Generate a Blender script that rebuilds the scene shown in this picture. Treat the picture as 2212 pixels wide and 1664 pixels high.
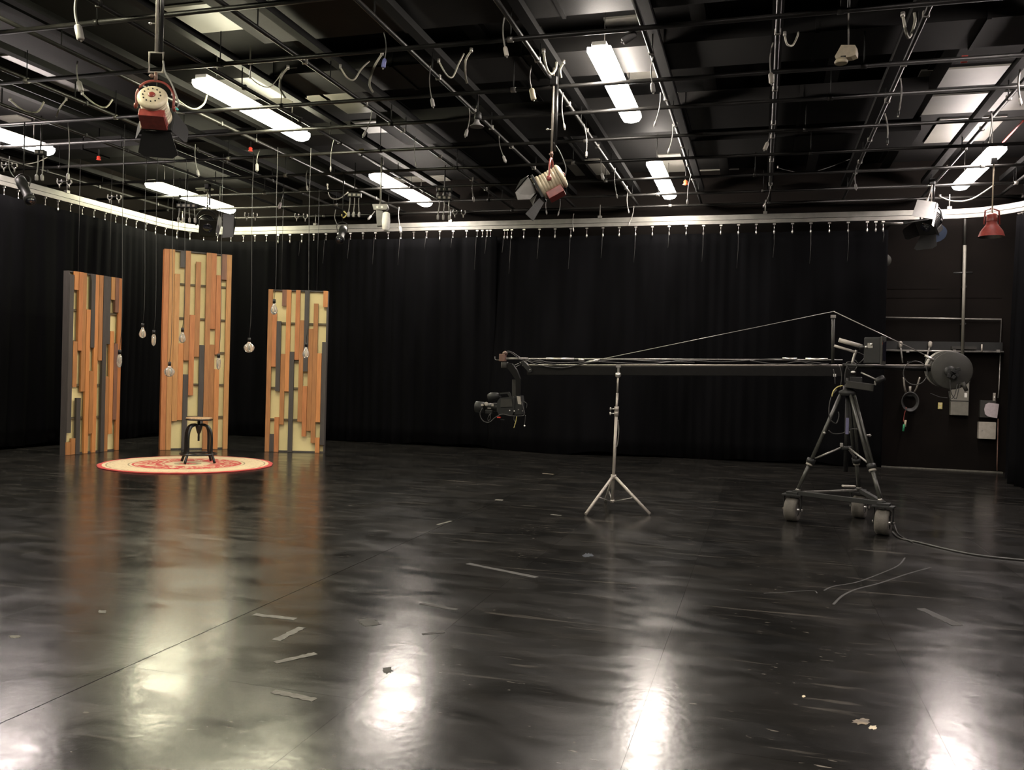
import bpy, bmesh, math, random
from mathutils import Vector, Matrix
random.seed(7)
for o in list(bpy.data.objects): bpy.data.objects.remove(o)
S = bpy.context.scene
# ------------------------------------------------------------------ camera
H = 1.45
FPX, YAW, PITCH, ROLL = 1862.0, .2808, -.00976, .027
fwd = Vector((-math.sin(YAW)*math.cos(PITCH), math.cos(YAW)*math.cos(PITCH), math.sin(PITCH)))
r0 = Vector((math.cos(YAW), math.sin(YAW), 0)); u0 = r0.cross(fwd)
RGT = r0*math.cos(ROLL)+u0*math.sin(ROLL); UPV = -r0*math.sin(ROLL)+u0*math.cos(ROLL)
cd = bpy.data.cameras.new('camera'); cam = bpy.data.objects.new('camera', cd)
S.collection.objects.link(cam)
cam.matrix_world = Matrix(((RGT.x, UPV.x, -fwd.x, 0), (RGT.y, UPV.y, -fwd.y, 0), (RGT.z, UPV.z, -fwd.z, H), (0, 0, 0, 1)))
cd.sensor_fit = 'HORIZONTAL'; cd.sensor_width = 36; cd.lens = FPX/2212*36
cd.clip_start = .05; cd.clip_end = 100
S.camera = cam
# ------------------------------------------------------------------ world, exposure
w = bpy.data.worlds.new('world'); S.world = w; w.use_nodes = True
w.node_tree.nodes['Background'].inputs[0].default_value = (.9, .95, 1, 1)
w.node_tree.nodes['Background'].inputs[1].default_value = 0.01
S.view_settings.view_transform = 'Standard'; S.view_settings.look = 'None'
S.view_settings.exposure = 0.0; S.view_settings.gamma = 1; S.view_settings.use_curve_mapping = False
LAMP = 95.0          # radiance of the fluorescent diffusers, widened for bloom
LAMP_COL_LEFT = (1.0, .95, .68); LAMP_COL_MID = (1.0, .90, .80); LAMP_COL_RIGHT = (1.0, .88, .83)

# ------------------------------------------------------------------ helpers
def ray(x, y): return fwd+RGT*((x-1106)/FPX)-UPV*((y-832)/FPX)
def atZ(x, y, z):
    d = ray(x, y); t = (z-H)/d.z; return Vector((0, 0, H))+d*t
def atY(x, y, Y):
    d = ray(x, y); return Vector((0, 0, H))+d*(Y/d.y)
def atX(x, y, X):
    d = ray(x, y); return Vector((0, 0, H))+d*(X/d.x)
def atD(x, y, D):            # distance along the optical axis
    return Vector((0, 0, H))+ray(x, y)*D
COL = S.collection
class MB:
    def __init__(s): s.bm = bmesh.new()
    def face(s, vs, smooth=False):
        try: f = s.bm.faces.new(vs); f.smooth = smooth
        except ValueError: pass
    def poly(s, pts, t, n=None):          # thick polygon; pts coplanar list, thickness t along normal
        pts = [Vector(p) for p in pts]
        if n is None: n = (pts[1]-pts[0]).cross(pts[2]-pts[0]).normalized()
        a = [s.bm.verts.new(p) for p in pts]; b = [s.bm.verts.new(p+n*t) for p in pts]
        s.face(a[::-1]); s.face(b)
        for i in range(len(a)): j = (i+1) % len(a); s.face([a[i], a[j], b[j], b[i]])
        return s
    def box(s, c, d, m=None, bev=0):      # centre, size, optional 3x3/4x4 rotation
        c = Vector(c); vs = []
        x, y, z = d[0]/2, d[1]/2, d[2]/2
        r = m.to_3x3() if m is not None else Matrix.Identity(3)
        if bev <= 0:
            P = [(-x,-y,-z),(x,-y,-z),(x,y,-z),(-x,y,-z),(-x,-y,z),(x,-y,z),(x,y,z),(-x,y,z)]
            v = [s.bm.verts.new(c+r@Vector(p)) for p in P]
            for f in ((3,2,1,0),(4,5,6,7),(0,1,5,4),(1,2,6,5),(2,3,7,6),(3,0,4,7)): s.face([v[i] for i in f])
        else:
            t = bmesh.new(); bmesh.ops.create_cube(t, size=1)
            for v in t.verts: v.co = Vector((v.co.x*d[0], v.co.y*d[1], v.co.z*d[2]))
            bmesh.ops.bevel(t, geom=t.edges[:], offset=bev, segments=2, affect='EDGES', profile=.5)
            mp = {v: s.bm.verts.new(c+r@v.co) for v in t.verts}
            for f in t.faces: s.face([mp[v] for v in f.verts])
            t.free()
        return s
    def boxmm(s, a, b):
        return s.box([(a[i]+b[i])/2 for i in range(3)], [abs(b[i]-a[i]) for i in range(3)])
    def tube(s, p0, p1, r, r1=None, n=10, cap=True):
        p0 = Vector(p0); p1 = Vector(p1); r1 = r if r1 is None else r1
        d = p1-p0
        if d.length < 1e-6: return s
        q = d.to_track_quat('Z', 'Y'); A = []; B = []
        for i in range(n):
            a = 2*math.pi*i/n; e = q@Vector((math.cos(a), math.sin(a), 0))
            A.append(s.bm.verts.new(p0+e*r)); B.append(s.bm.verts.new(p1+e*r1))
        for i in range(n): j = (i+1) % n; s.face([A[i], A[j], B[j], B[i]], True)
        if cap: s.face(A[::-1]); s.face(B)
        return s
    def path(s, pts, r, n=6, closed=False):
        pts = [Vector(p) for p in pts]; rings = []; N = len(pts)
        up = Vector((.31, .17, .93)).normalized()
        for k, p in enumerate(pts):
            t = (pts[(k+1) % N] if (closed or k < N-1) else p)-(pts[k-1] if (closed or k > 0) else p)
            t.normalize()
            e1 = t.cross(up)
            if e1.length < .1: e1 = t.cross(Vector((1, 0, 0)))
            e1.normalize(); e2 = t.cross(e1)
            rings.append([s.bm.verts.new(p+(e1*math.cos(2*math.pi*i/n)+e2*math.sin(2*math.pi*i/n))*r) for i in range(n)])
        for k in range(N if closed else N-1):
            A = rings[k]; B = rings[(k+1) % N]
            for i in range(n): j = (i+1) % n; s.face([A[i], B[i], B[j], A[j]], True)
        if not closed: s.face(rings[0]); s.face(rings[-1][::-1])
        return s
    def lathe(s, prof, c=(0, 0, 0), axis=(0, 0, 1), n=24, cap0=True, cap1=True):
        q = Vector(axis).to_track_quat('Z', 'Y'); c = Vector(c); rings = []
        for r, z in prof:
            rings.append([s.bm.verts.new(c+q@Vector((r*math.cos(2*math.pi*i/n), r*math.sin(2*math.pi*i/n), z))) for i in range(n)])
        for A, B in zip(rings, rings[1:]):
            for i in range(n): j = (i+1) % n; s.face([A[i], A[j], B[j], B[i]], True)
        if cap0: s.face(rings[0][::-1])
        if cap1: s.face(rings[-1])
        return s
    def build(s, name, m, parent=None, loc=None, kind=None, label=None):
        bmesh.ops.recalc_face_normals(s.bm, faces=s.bm.faces[:])
        L = Vector(loc) if loc is not None else (worldloc(parent) if parent else Vector((0, 0, 0)))
        me = bpy.data.meshes.new(name)
        for v in s.bm.verts: v.co -= L
        s.bm.to_mesh(me); s.bm.free(); me.materials.append(m)
        o = bpy.data.objects.new(name, me); COL.objects.link(o)
        if parent:
            o.parent = parent; o.location = L-worldloc(parent)
        else: o.location = L
        if kind: o['kind'] = kind
        if label: o['label'] = label
        return o
def worldloc(o):
    v = Vector(o.location)
    while o.parent: o = o.parent; v += o.location
    return v
def thing(name, label, cat, loc, group=None):
    o = bpy.data.objects.new(name, None); COL.objects.link(o); o.location = loc; o.empty_display_size = .1
    return tag(o, label, cat, group)
def tag(o, label, cat, group=None, kind=None):
    o['label'] = label; o['category'] = cat
    if group: o['group'] = group
    if kind: o['kind'] = kind
    return o
def struct(o): o['kind'] = 'structure'; return o
def dup(src, name, parent=None, loc=None):     # shares mesh
    c = src.copy(); COL.objects.link(c); c.parent = parent
    if loc is not None: c.location = loc
    return c
def smooth_pts(pts, k=4):                      # Catmull-Rom
    P = [Vector(p) for p in pts]; out = []
    for i in range(len(P)-1):
        a = P[i-1] if i else P[0]; b = P[i]; c = P[i+1]; d = P[i+2] if i+2 < len(P) else P[-1]
        for j in range(k):
            t = j/k; out.append(.5*((2*b)+(c-a)*t+(2*a-5*b+4*c-d)*t*t+(3*b-a-3*c+d)*t**3))
    return out+[P[-1]]

# ------------------------------------------------------------------ materials
def mat(name, col, rough=.5, metal=0, noise=0, nscale=20, col2=None, bump=0, bscale=60, spec=.5, emit=None, estr=0, trans=0, stretch=None, rnoise=0, coat=0):
    m = bpy.data.materials.new(name); m.use_nodes = True; N = m.node_tree.nodes; L = m.node_tree.links
    b = N['Principled BSDF']; c = tuple(col)+(1,)
    b.inputs['Base Color'].default_value = c; b.inputs['Roughness'].default_value = rough; b.inputs['Metallic'].default_value = metal
    b.inputs['Specular IOR Level'].default_value = spec
    if coat: b.inputs['Coat Weight'].default_value = coat
    tc = N.new('ShaderNodeTexCoord'); mp = N.new('ShaderNodeMapping'); L.new(tc.outputs['Object'], mp.inputs[0])
    if stretch: mp.inputs['Scale'].default_value = stretch
    nz = N.new('ShaderNodeTexNoise'); nz.inputs['Scale'].default_value = nscale; nz.inputs['Detail'].default_value = 5
    L.new(mp.outputs[0], nz.inputs['Vector'])
    cr = N.new('ShaderNodeValToRGB'); L.new(nz.outputs['Fac'], cr.inputs[0])
    c2 = tuple(col2) if col2 else tuple(x*(1-(noise or .12)) for x in col)
    c1 = col if col2 else tuple(min(1, x*(1+(noise or .12)*.6)) for x in col)
    cr.color_ramp.elements[0].position = .35; cr.color_ramp.elements[1].position = .68
    cr.color_ramp.elements[0].color = c2+(1,); cr.color_ramp.elements[1].color = tuple(c1)+(1,)
    L.new(cr.outputs[0], b.inputs['Base Color'])
    if rnoise:
        mr = N.new('ShaderNodeMapRange'); mr.inputs['To Min'].default_value = max(.02, rough-rnoise); mr.inputs['To Max'].default_value = min(1, rough+rnoise)
        L.new(nz.outputs['Fac'], mr.inputs[0]); L.new(mr.outputs[0], b.inputs['Roughness'])
    if bump:
        n2 = N.new('ShaderNodeTexNoise'); n2.inputs['Scale'].default_value = bscale; L.new(mp.outputs[0], n2.inputs['Vector'])
        bp = N.new('ShaderNodeBump'); bp.inputs['Strength'].default_value = bump; bp.inputs['Distance'].default_value = .01
        L.new(n2.outputs['Fac'], bp.inputs['Height']); L.new(bp.outputs[0], b.inputs['Normal'])
    if emit: b.inputs['Emission Color'].default_value = tuple(emit)+(1,); b.inputs['Emission Strength'].default_value = estr
    if trans: b.inputs['Transmission Weight'].default_value = trans
    return m
M = {}
M['black'] = mat('black_paint', (.005, .005, .005), .5, bump=.1, spec=.3)
M['blackgloss'] = mat('black_gloss', (.010, .010, .010), .28)
M['pipe'] = mat('pipe_paint', (.012, .0115, .0105), .42, noise=.4, nscale=6, spec=.3)
M['raceway'] = mat('raceway_paint', (.004, .004, .004), .6, noise=.3, nscale=4, spec=.08)
M['beam'] = mat('beam_paint', (.0028, .0026, .0024), .65, noise=.3, nscale=3, spec=.1)
M['duct'] = mat('duct_paint', (.0058, .0054, .005), .6, spec=.22, noise=.35, nscale=1.5, bump=.05)
M['deck'] = mat('deck_paint', (.0026, .0024, .0022), .8, spec=.12, noise=.3, nscale=1.2)
M['palepanel'] = mat('pale_ceiling_board', (.12, .115, .10), .5, noise=.12, nscale=2)
M['alu'] = mat('aluminium_track', (.22, .215, .195), .38, metal=.5, noise=.15, nscale=5)
M['chrome'] = mat('bright_steel', (.62, .60, .56), .28, metal=.9)
M['steel'] = mat('dull_steel', (.26, .25, .23), .4, metal=.6, noise=.2)
M['stand'] = mat('stand_steel', (.30, .275, .24), .42, metal=.35, noise=.15)
M['flex'] = mat('flex_conduit', (.30, .29, .24), .45, metal=.3, bump=.6, bscale=300)
M['cord'] = mat('grey_cord', (.17, .165, .15), .55)
M['blackcord'] = mat('black_cord', (.02, .02, .02), .5)
M['greycord'] = mat('floor_cord', (.035, .034, .032), .5)
M['plug'] = mat('plug_grey', (.24, .23, .22), .5)
M['tie'] = mat('tie_string', (.03, .03, .028), .8)
M['plugblue'] = mat('plug_blue', (.16, .18, .42), .5)
M['cream'] = mat('cream_enamel', (.46, .40, .28), .4, noise=.15)
M['red'] = mat('red_enamel', (.20, .035, .027), .38, noise=.25)
M['redbright'] = mat('red_tag', (.7, .05, .03), .5)
M['orange'] = mat('orange_fitting', (.75, .15, .05), .5)
M['white'] = mat('white_enamel', (.62, .61, .58), .5)
M['greyflap'] = mat('flap_grey', (.065, .063, .055), .5)
M['palecard'] = mat('pale_card', (.14, .135, .135), .6)
M['blue'] = mat('blue_gel', (.0015, .006, .016), .5, spec=.2)
M['yellow'] = mat('yellow_plastic', (.42, .36, .12), .5)
M['bluesmear'] = mat('blue_smear', (.006, .012, .022), .4)
M['paper'] = mat('paper', (.34, .30, .31), .8)
M['panelgrey'] = mat('breaker_grey', (.12, .115, .095), .5, noise=.1)
M['darkgrey'] = mat('dark_grey_box', (.024, .0235, .020), .55, spec=.3)
M['boxwhite'] = mat('box_white', (.27, .25, .215), .5)
M['curtain'] = mat('velour_black', (.0026, .0026, .0030), 1.0, noise=.35, nscale=3, spec=.03, stretch=(1, 1, .15))
M['wall'] = mat('wall_paint', (.0042, .0032, .0026), .9, spec=.08, noise=.3, nscale=2, bump=.15, bscale=12)
M['camgrey'] = mat('camera_body', (.013, .0135, .013), .5, spec=.25, bump=.1, bscale=200)
M['rubber'] = mat('tyre_rubber', (.068, .062, .052), .8, noise=.3, nscale=12, bump=.2)
M['lens'] = mat('lens_glass', (.01, .01, .015), .08, coat=.5)
M['green'] = mat('green_tape', (.02, .2, .09), .5)
M['teal'] = mat('teal_tape', (.1, .6, .55), .5)
M['boom'] = mat('boom_paint', (.0045, .0043, .004), .5, spec=.15, noise=.3, bump=.05)
M['leg'] = mat('tripod_paint', (.032, .033, .028), .38, noise=.3)
M['tan'] = mat('tape_tan', (.085, .081, .066), .75, noise=.3, nscale=30)
M['scuff'] = mat('scuff_pale', (.014, .013, .011), .7, noise=.5, nscale=15)
M['chip'] = mat('chip_beige', (.20, .155, .10), .7, col2=(.05, .045, .04), nscale=18)
M['seatwood'] = mat('seat_wood', (.33, .21, .11), .4, noise=.3, nscale=10, stretch=(8, 1, 1))
M['iron'] = mat('dark_iron', (.012, .013, .013), .35, metal=.4)
M['lilac'] = mat('lilac_tape', (.13, .125, .22), .6)
M['copper'] = mat('rust_band', (.13, .07, .05), .5)
# wooden strips
def wood(name, a, b): return mat(name, a, .55, col2=b, nscale=3.5, stretch=(14, 14, 1.0), bump=.15, bscale=25)
W = dict(o=wood('orange_stain', (.50, .21, .065), (.40, .155, .048)), r=wood('redbrown_stain', (.43, .165, .055), (.32, .115, .036)),
         b=wood('brown_stain', (.36, .155, .050), (.26, .11, .036)), t=wood('tan_stain', (.44, .22, .075), (.33, .155, .05)),
         d=wood('charcoal_stain', (.052, .044, .040), (.036, .030, .027)), p=wood('plum_stain', (.20, .09, .05), (.13, .06, .04)))
M['backing'] = mat('cream_backing', (.66, .555, .29), .6, noise=.08, nscale=2)
M['rail'] = mat('shaded_rail', (.10, .075, .04), .6)  # rail brown with the shadow band along each ledge put into the colour
# floor: black painted sheets, dusty and scuffed
def floor_mat():
    m = bpy.data.materials.new('painted_floor'); m.use_nodes = True; N = m.node_tree.nodes; L = m.node_tree.links
    b = N['Principled BSDF']; tc = N.new('ShaderNodeNewGeometry'); oi = N.new('ShaderNodeObjectInfo')
    def noise(scale, st, det=6, dist=0, rot=0):
        mp = N.new('ShaderNodeMapping'); L.new(tc.outputs['Position'], mp.inputs[0]); mp.inputs['Scale'].default_value = st; mp.inputs['Rotation'].default_value = (0, 0, rot)
        n = N.new('ShaderNodeTexNoise'); n.inputs['Scale'].default_value = scale; n.inputs['Detail'].default_value = det; n.inputs['Distortion'].default_value = dist
        L.new(mp.outputs[0], n.inputs['Vector']); return n.outputs['Fac']
    def ramp(f, p0, c0, p1, c1):
        r = N.new('ShaderNodeValToRGB'); L.new(f, r.inputs[0]); r.color_ramp.elements[0].position = p0; r.color_ramp.elements[1].position = p1
        r.color_ramp.elements[0].color = c0+(1,); r.color_ramp.elements[1].color = c1+(1,); return r.outputs[0]
    def mix(f, a, c2, mode='MIX'):
        x = N.new('ShaderNodeMix'); x.data_type = 'RGBA'; x.blend_type = mode
        if isinstance(f, (float, int)): x.inputs[0].default_value = f
        else: L.new(f, x.inputs[0])
        for k, v in ((6, a), (7, c2)):
            if isinstance(v, tuple): x.inputs[k].default_value = v+(1,)
            else: L.new(v, x.inputs[k])
        return x.outputs[2]
    base = ramp(noise(1.1, (1, 1, 1), 8, .6), .3, (.0034, .0035, .0033), .70, (.0115, .0108, .0096))
    sc = ramp(noise(2.2, (.6, 1.7, 1), 9, 1.0, .9), .52, (0, 0, 0), .74, (.6, .6, .6))
    c = mix(sc, base, (.024, .022, .019))
    st = ramp(noise(5, (.25, 3.0, 1), 8, .8, -.35), .63, (0, 0, 0), .70, (.8, .8, .8))
    c = mix(st, c, (.055, .050, .043))
    st2 = ramp(noise(5, (.2, 4.0, 1), 8, .6, 1.25), .66, (0, 0, 0), .72, (.7, .7, .7))
    c = mix(st2, c, (.045, .042, .036))
    sp = ramp(noise(24, (.6, 1.6, 1), 3, .5, .3), .665, (0, 0, 0), .71, (1, 1, 1))
    sp2 = ramp(noise(1.7, (1, 1, 1), 3), .45, (0, 0, 0), .6, (1, 1, 1))
    spm = mix(1.0, sp, sp2, 'MULTIPLY')
    c = mix(spm, c, (.11, .10, .085))
    rd = ramp(oi.outputs['Random'], 0, (.75, .75, .75), 1, (1.25, 1.25, 1.25))
    c = mix(1.0, c, rd, 'MULTIPLY')
    L.new(c, b.inputs['Base Color'])
    b.inputs['Specular IOR Level'].default_value = .52
    rr = N.new('ShaderNodeMapRange'); L.new(noise(2.6, (.7, 1.3, 1), 10, 1.2, .8), rr.inputs[0])
    rr.inputs['From Min'].default_value = .3; rr.inputs['From Max'].default_value = .75
    rr.inputs['To Min'].default_value = .15; rr.inputs['To Max'].default_value = .27
    L.new(rr.outputs[0], b.inputs['Roughness'])
    bp = N.new('ShaderNodeBump'); bp.inputs['Strength'].default_value = .22; bp.inputs['Distance'].default_value = .002
    L.new(noise(24, (1, 1, 1), 5, .2), bp.inputs['Height'])
    b2 = N.new('ShaderNodeBump'); b2.inputs['Strength'].default_value = .12; b2.inputs['Distance'].default_value = .0008
    L.new(ramp(noise(38, (1, 1, 1), 2, .3), .68, (0, 0, 0), .78, (1, 1, 1)), b2.inputs['Height']); L.new(b2.outputs[0], bp.inputs['Normal']); L.new(bp.outputs[0], b.inputs['Normal'])
    return m
M['floor'] = floor_mat()
def glow(name, col, s):
    m = mat(name, (.8, .8, .8), .4); b = m.node_tree.nodes['Principled BSDF']
    b.inputs['Emission Color'].default_value = col+(1,); b.inputs['Emission Strength'].default_value = s; return m
M['tubeL'] = glow('lit_diffuser_yellowish', LAMP_COL_LEFT, LAMP); M['tubeM'] = glow('lit_diffuser_warm', LAMP_COL_MID, LAMP); M['tubeR'] = glow('lit_diffuser_pinkish', LAMP_COL_RIGHT, LAMP)

# ------------------------------------------------------------------ room shell
X0, X1, Y0, Y1, ZC = -13.0, 5.4, -4.5, 16.85, 5.5
floor = struct(MB().boxmm((X0, Y0, -.12), (X1, Y1, -.02)).build('floor', M['black']))
k = 0
x = -2.9-1.22*9
while x < X1:
    y = 4.7-2.44*4+(1.22 if k % 2 else 0)
    while y < Y1:
        a, b_, c_, d_ = max(x, X0), max(y, Y0), min(x+1.22, X1), min(y+2.44, Y1)
        if c_-a > .05 and d_-b_ > .05:
            g = .0007; g0 = .005 if abs(a+2.9) < .01 else g; z = -.0003*random.random()
            MB().boxmm((a+g0, b_+g, -.0195), (c_-g, d_-g, z)).build('floor_panel', M['floor'], floor, loc=((a+c_)/2, (b_+d_)/2, 0))
        y += 2.44
    x += 1.22; k += 1
struct(MB().boxmm((X0-.2, Y1, -.1), (X1+.2, Y1+.2, 6)).build('wall_back', M['wall']))
struct(MB().boxmm((X0-.2, Y0, -.1), (X0, Y1, 6)).build('wall_left', M['wall']))
struct(MB().boxmm((X1, Y0, -.1), (X1+.2, Y1, 6)).build('wall_right', M['wall']))
struct(MB().boxmm((X0-.2, Y0-.2, -.1), (X1+.2, Y0, 6)).build('wall_front', M['wall']))
ceil = struct(MB().boxmm((X0-.2, Y0-.2, ZC), (X1+.2, Y1+.2, ZC+.2)).build('ceiling', M['deck']))
# pale boards of the ceiling that show between the ducts (rectangles on the deck)
def board(pts, z=ZC):
    P = [atZ(q[0], q[1], z) for q in pts]
    a = (min(p.x for p in P), min(p.y for p in P)); b_ = (max(p.x for p in P), max(p.y for p in P))
    c = ((a[0]+b_[0])/2, (a[1]+b_[1])/2, z-.0125)
    MB().boxmm((a[0], max(a[1], Y0), z-.025), (min(b_[0], X1), min(b_[1], Y1-.02), z-.001)).build('ceiling_board', M['palepanel'], ceil, loc=c)
for q in [[(395, 70), (478, 0), (523, 59)], [(520, 10), (574, 56)], [(568, 16), (615, 52), (740, 46)], [(560, 208), (590, 222), (690, 196)],
          [(1308, 37), (1372, 33), (1341, 125), (1412, 121)], [(1352, 152), (1360, 168), (1425, 165)], [(1169, 57), (1210, 130), (1196, 128)],
          [(1422, 335), (1470, 330), (1445, 380)], [(1990, 150), (2000, 187), (2260, 133)], [(2010, 215), (1990, 245), (2260, 190)],
          [(2030, 255), (2030, 305), (2165, 260)], [(840, 383), (930, 400), (992, 399)], [(225, 397), (370, 440), (380, 428)], [(422, 406), (455, 417), (480, 415)],
          [(0, 250), (60, 256), (20, 262)], [(60, 130), (0, 118), (110, 163)], [(98, 170), (160, 195), (180, 178)], [(278, 158), (300, 178), (345, 152)],
          [(300, 1), (250, -40), (340, 20)], [(700, 160), (740, 235), (790, 240)], [(150, 390), (238, 388), (200, 375)], [(760, 262), (830, 268), (800, 285)],
          [(555, 455), (598, 458), (570, 448)], [(1500, 380), (1600, 398), (1540, 420)], [(-120, 100), (-60, 140), (-200, 160)], [(2260, 40), (2420, 80), (2500, 20)],
          [(1215, 345), (1300, 350), (1250, 380)]]:
    board(q)
# ducts and beams under the deck
def duct(a, b_, label, name='duct', m='duct', flanges=True):
    c = [(a[i]+b_[i])/2 for i in range(3)]
    t = thing(name, label, 'duct' if name == 'duct' else 'beam', (c[0], c[1], a[2]))
    MB().boxmm(a, b_).build('casing', M[m], t)
    if flanges:
        longx = abs(b_[0]-a[0]) > abs(b_[1]-a[1]); L = abs(b_[0]-a[0]) if longx else abs(b_[1]-a[1]); n = max(2, int(L/1.5))
        for i in range(1, n):
            if longx: x = a[0]+L*i/n; MB().boxmm((x-.02, a[1]-.02, a[2]-.02), (x+.02, b_[1]+.02, b_[2]-.01)).build('flange', M[m], t)
            else: y = a[1]+L*i/n; MB().boxmm((a[0]-.02, y-.02, a[2]-.02), (b_[0]+.02, y+.02, b_[2]-.01)).build('flange', M[m], t)
    return t
duct((-7.6, 9.55, 5.14), (5.3, 10.35, 5.325), 'wide black duct crossing the ceiling above the two red spotlights')
duct((-12.9, 12.1, 5.14), (-6.2, 12.7, 5.325), 'black duct over the left rug and flats')
duct((-5.6, 11.75, 5.14), (1.9, 12.9, 5.325), 'broad black duct crossing mid ceiling before the camera crane')
duct((-1.3, 13.5, 5.14), (2.1, 14.4, 5.325), 'black duct in the dark ceiling bay above the camera crane')
duct((-13, 7.1, 5.14), (-8.9, 8.0, 5.325), 'black duct at the top left over the near grid pipes')
duct((-5.5, 7.3, 5.14), (-.3, 8.6, 5.325), 'black duct at the top of the view left of the ceiling middle')
duct((0.9, 7.6, 5.14), (5.3, 8.3, 5.325), 'black duct at the top right corner over the grid')
for i, (bx, lab) in enumerate([(-10.2, 'leftmost'), (-8.05, 'second from left'), (-5.35, 'third from left'), (-3.25, 'fourth from left'), (-.75, 'fourth from right'), (.75, 'third from right'), (2.0, 'second from right'), (4.35, 'rightmost')]):
    t = thing('ceiling_beam', '%s of the black steel beams running to the back wall under the ceiling' % lab, 'beam', (bx, 9, 5.33), 'beams under the deck')
    MB().boxmm((bx-.012, 4, 5.345), (bx+.012, 16.8, 5.49)).build('web', M['beam'], t)
    MB().boxmm((bx-.08, 4, 5.33), (bx+.08, 16.8, 5.345)).build('lower_flange', M['beam'], t)
    MB().boxmm((bx-.08, 4, 5.485), (bx+.08, 16.8, 5.499)).build('upper_flange', M['beam'], t)

# ------------------------------------------------------------------ pipe grid
ZP = 4.80
dxs = [-12.14, -9.65, -8.48, -7.26, -6.05, -4.88, -3.62, -2.38, -1.18, .06, 1.34, 2.66, 3.9, 5.1]
ordn = ['first', 'second', 'third', 'fourth', 'fifth', 'sixth', 'seventh', 'eighth', 'ninth', 'tenth', 'eleventh', 'twelfth', 'thirteenth', 'fourteenth', 'fifteenth', 'sixteenth']
for i, gx in enumerate(dxs):
    t = thing('grid_pipe', '%s black pipe from the left among those running toward the back curtain, with raceway above' % ordn[i], 'pipe', (gx, 10, ZP), 'lengthwise grid pipes')
    MB().tube((gx, 2.5, ZP+.03), (gx, 16.75, ZP+.03), .024, n=12).build('pipe', M['pipe'], t)
    MB().boxmm((gx-.055, 3, ZP+.24), (gx+.055, 16.6, ZP+.32)).build('raceway', M['raceway'], t)
    for yy in (5.0, 7.5, 9.0, 11.2, 13.6, 15.9):
        MB().tube((gx, yy, ZP+.04), (gx, yy, ZP+.25), .008, n=6).build('hanger', M['raceway'], t)
    cl = None
    for yy in (6.4, 8.8, 10.1, 11.3, 12.4, 13.7, 14.9):
        yq = yy+random.uniform(-.4, .4)
        if cl is None:
            cl = MB().box((gx, yq, ZP+.03), (.062, .035, .062), bev=.008).build('pipe_clamp', M['steel'] if gx > -6 else M['pipe'], t, loc=(gx, yq, ZP+.03))
        else: dup(cl, 'pipe_clamp', t, (0, yq-10, .03))
cys = [4.45, 5.7, 6.93, 8.18, 9.63, 10.62, 11.87, 13.08, 14.32, 15.55, 16.6]
for i, gy in enumerate(cys):
    t = thing('cross_pipe', '%s black cross pipe counting from the camera, running left to right under the ceiling' % ordn[i], 'pipe', (-3.8, gy, ZP-.02), 'crosswise grid pipes')
    MB().tube((-12.9, gy, ZP-.02), (5.3, gy, ZP-.02), .024, n=12).build('pipe', M['pipe'], t)
    for xx in range(6):
        xq = -11.5+3*xx+random.uniform(-.8, .8)
        MB().tube((xq, gy, ZP), (xq, gy, 5.14), .006, n=5).build('hanger', M['raceway'], t)
        MB().tube((xq-.03, gy, ZP-.02), (xq+.03, gy, ZP-.02), .031, n=10).build('coupling', M['steel'] if xx % 2 else M['pipe'], t)

# ------------------------------------------------------------------ fluorescent fixtures
def fixture(cx, cy, mk, label, z=4.90, L=2.44):
    t = thing('ceiling_light', label, 'ceiling light', (cx, cy, z+.12), 'lit fluorescent ceiling lights')
    MB().box((cx, cy, z+.105), (.16, L, .05), bev=.01).build('housing', M['white'], t)
    g = MB(); prof = [(-.125, .075), (-.13, .03), (-.095, -.02), (0, -.04), (.095, -.02), (.13, .03), (.125, .075)]  # wrap made wide so its shape stands in for bloom around the tubes
    A = [g.bm.verts.new((cx+px, cy-L/2+.01, z+pz)) for px, pz in prof]; B = [g.bm.verts.new((cx+px, cy+L/2-.01, z+pz)) for px, pz in prof]
    for i in range(len(prof)): j = (i+1) % len(prof); g.face([A[i], A[j], B[j], B[i]])
    g.face(A); g.face(B[::-1]); g.build('bloom_diffuser', M[mk], t)
    for s in (-1, 1):
        MB().tube((cx, cy+s*.9, z+.13), (cx, cy+s*.9, 5.499), .006, n=6).build('hanger', M['steel'], t)
LX = [(-11.3, 'tubeM'), (-6.65, 'tubeL'), (-1.75, 'tubeM'), (3.2, 'tubeR')]
LY = [15.2, 10.25, 5.2, .1]
LN = {(-11.3, 15.2): 'glowing fluorescent light over the curved corner of the curtain track', (-6.65, 15.2): 'glowing fluorescent light before the back track, right of the tall centre flat',
      (-1.75, 15.2): 'glowing fluorescent light near the back track over the crane boom', (3.2, 15.2): 'glowing fluorescent light at the right end of the back track',
      (-11.3, 10.25): 'glowing fluorescent light at the left edge of the view', (-6.65, 10.25): 'largest glowing fluorescent light, beside the left red and cream spotlight',
      (-1.75, 10.25): 'glowing fluorescent light above and right of the right red spotlight', (3.2, 10.25): 'fluorescent light just beyond the right edge of the view',
      (-6.65, 5.2): 'fluorescent light whose glow shows at the top left corner'}
pos = ['far left', 'middle left', 'middle right', 'far right']
for i, (lx, mk) in enumerate(LX):
    for j, ly in enumerate(LY):
        if lx == -11.3 and ly == 10.25: mk_ = 'tubeR'
        elif (lx, ly) == (-6.65, 15.2): mk_ = 'tubeM'
        elif (lx, ly) == (-11.3, 15.2): mk_ = 'tubeL'
        else: mk_ = mk
        lab = LN.get((lx, ly), 'fluorescent ceiling light behind the viewer, %s, %s row' % (pos[i], ['', '', 'nearer', 'rearmost'][j]))
        fixture(lx, ly, mk_, lab, L=2.44 if not (lx == -11.3 and ly == 15.2) else 2.6)

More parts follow.
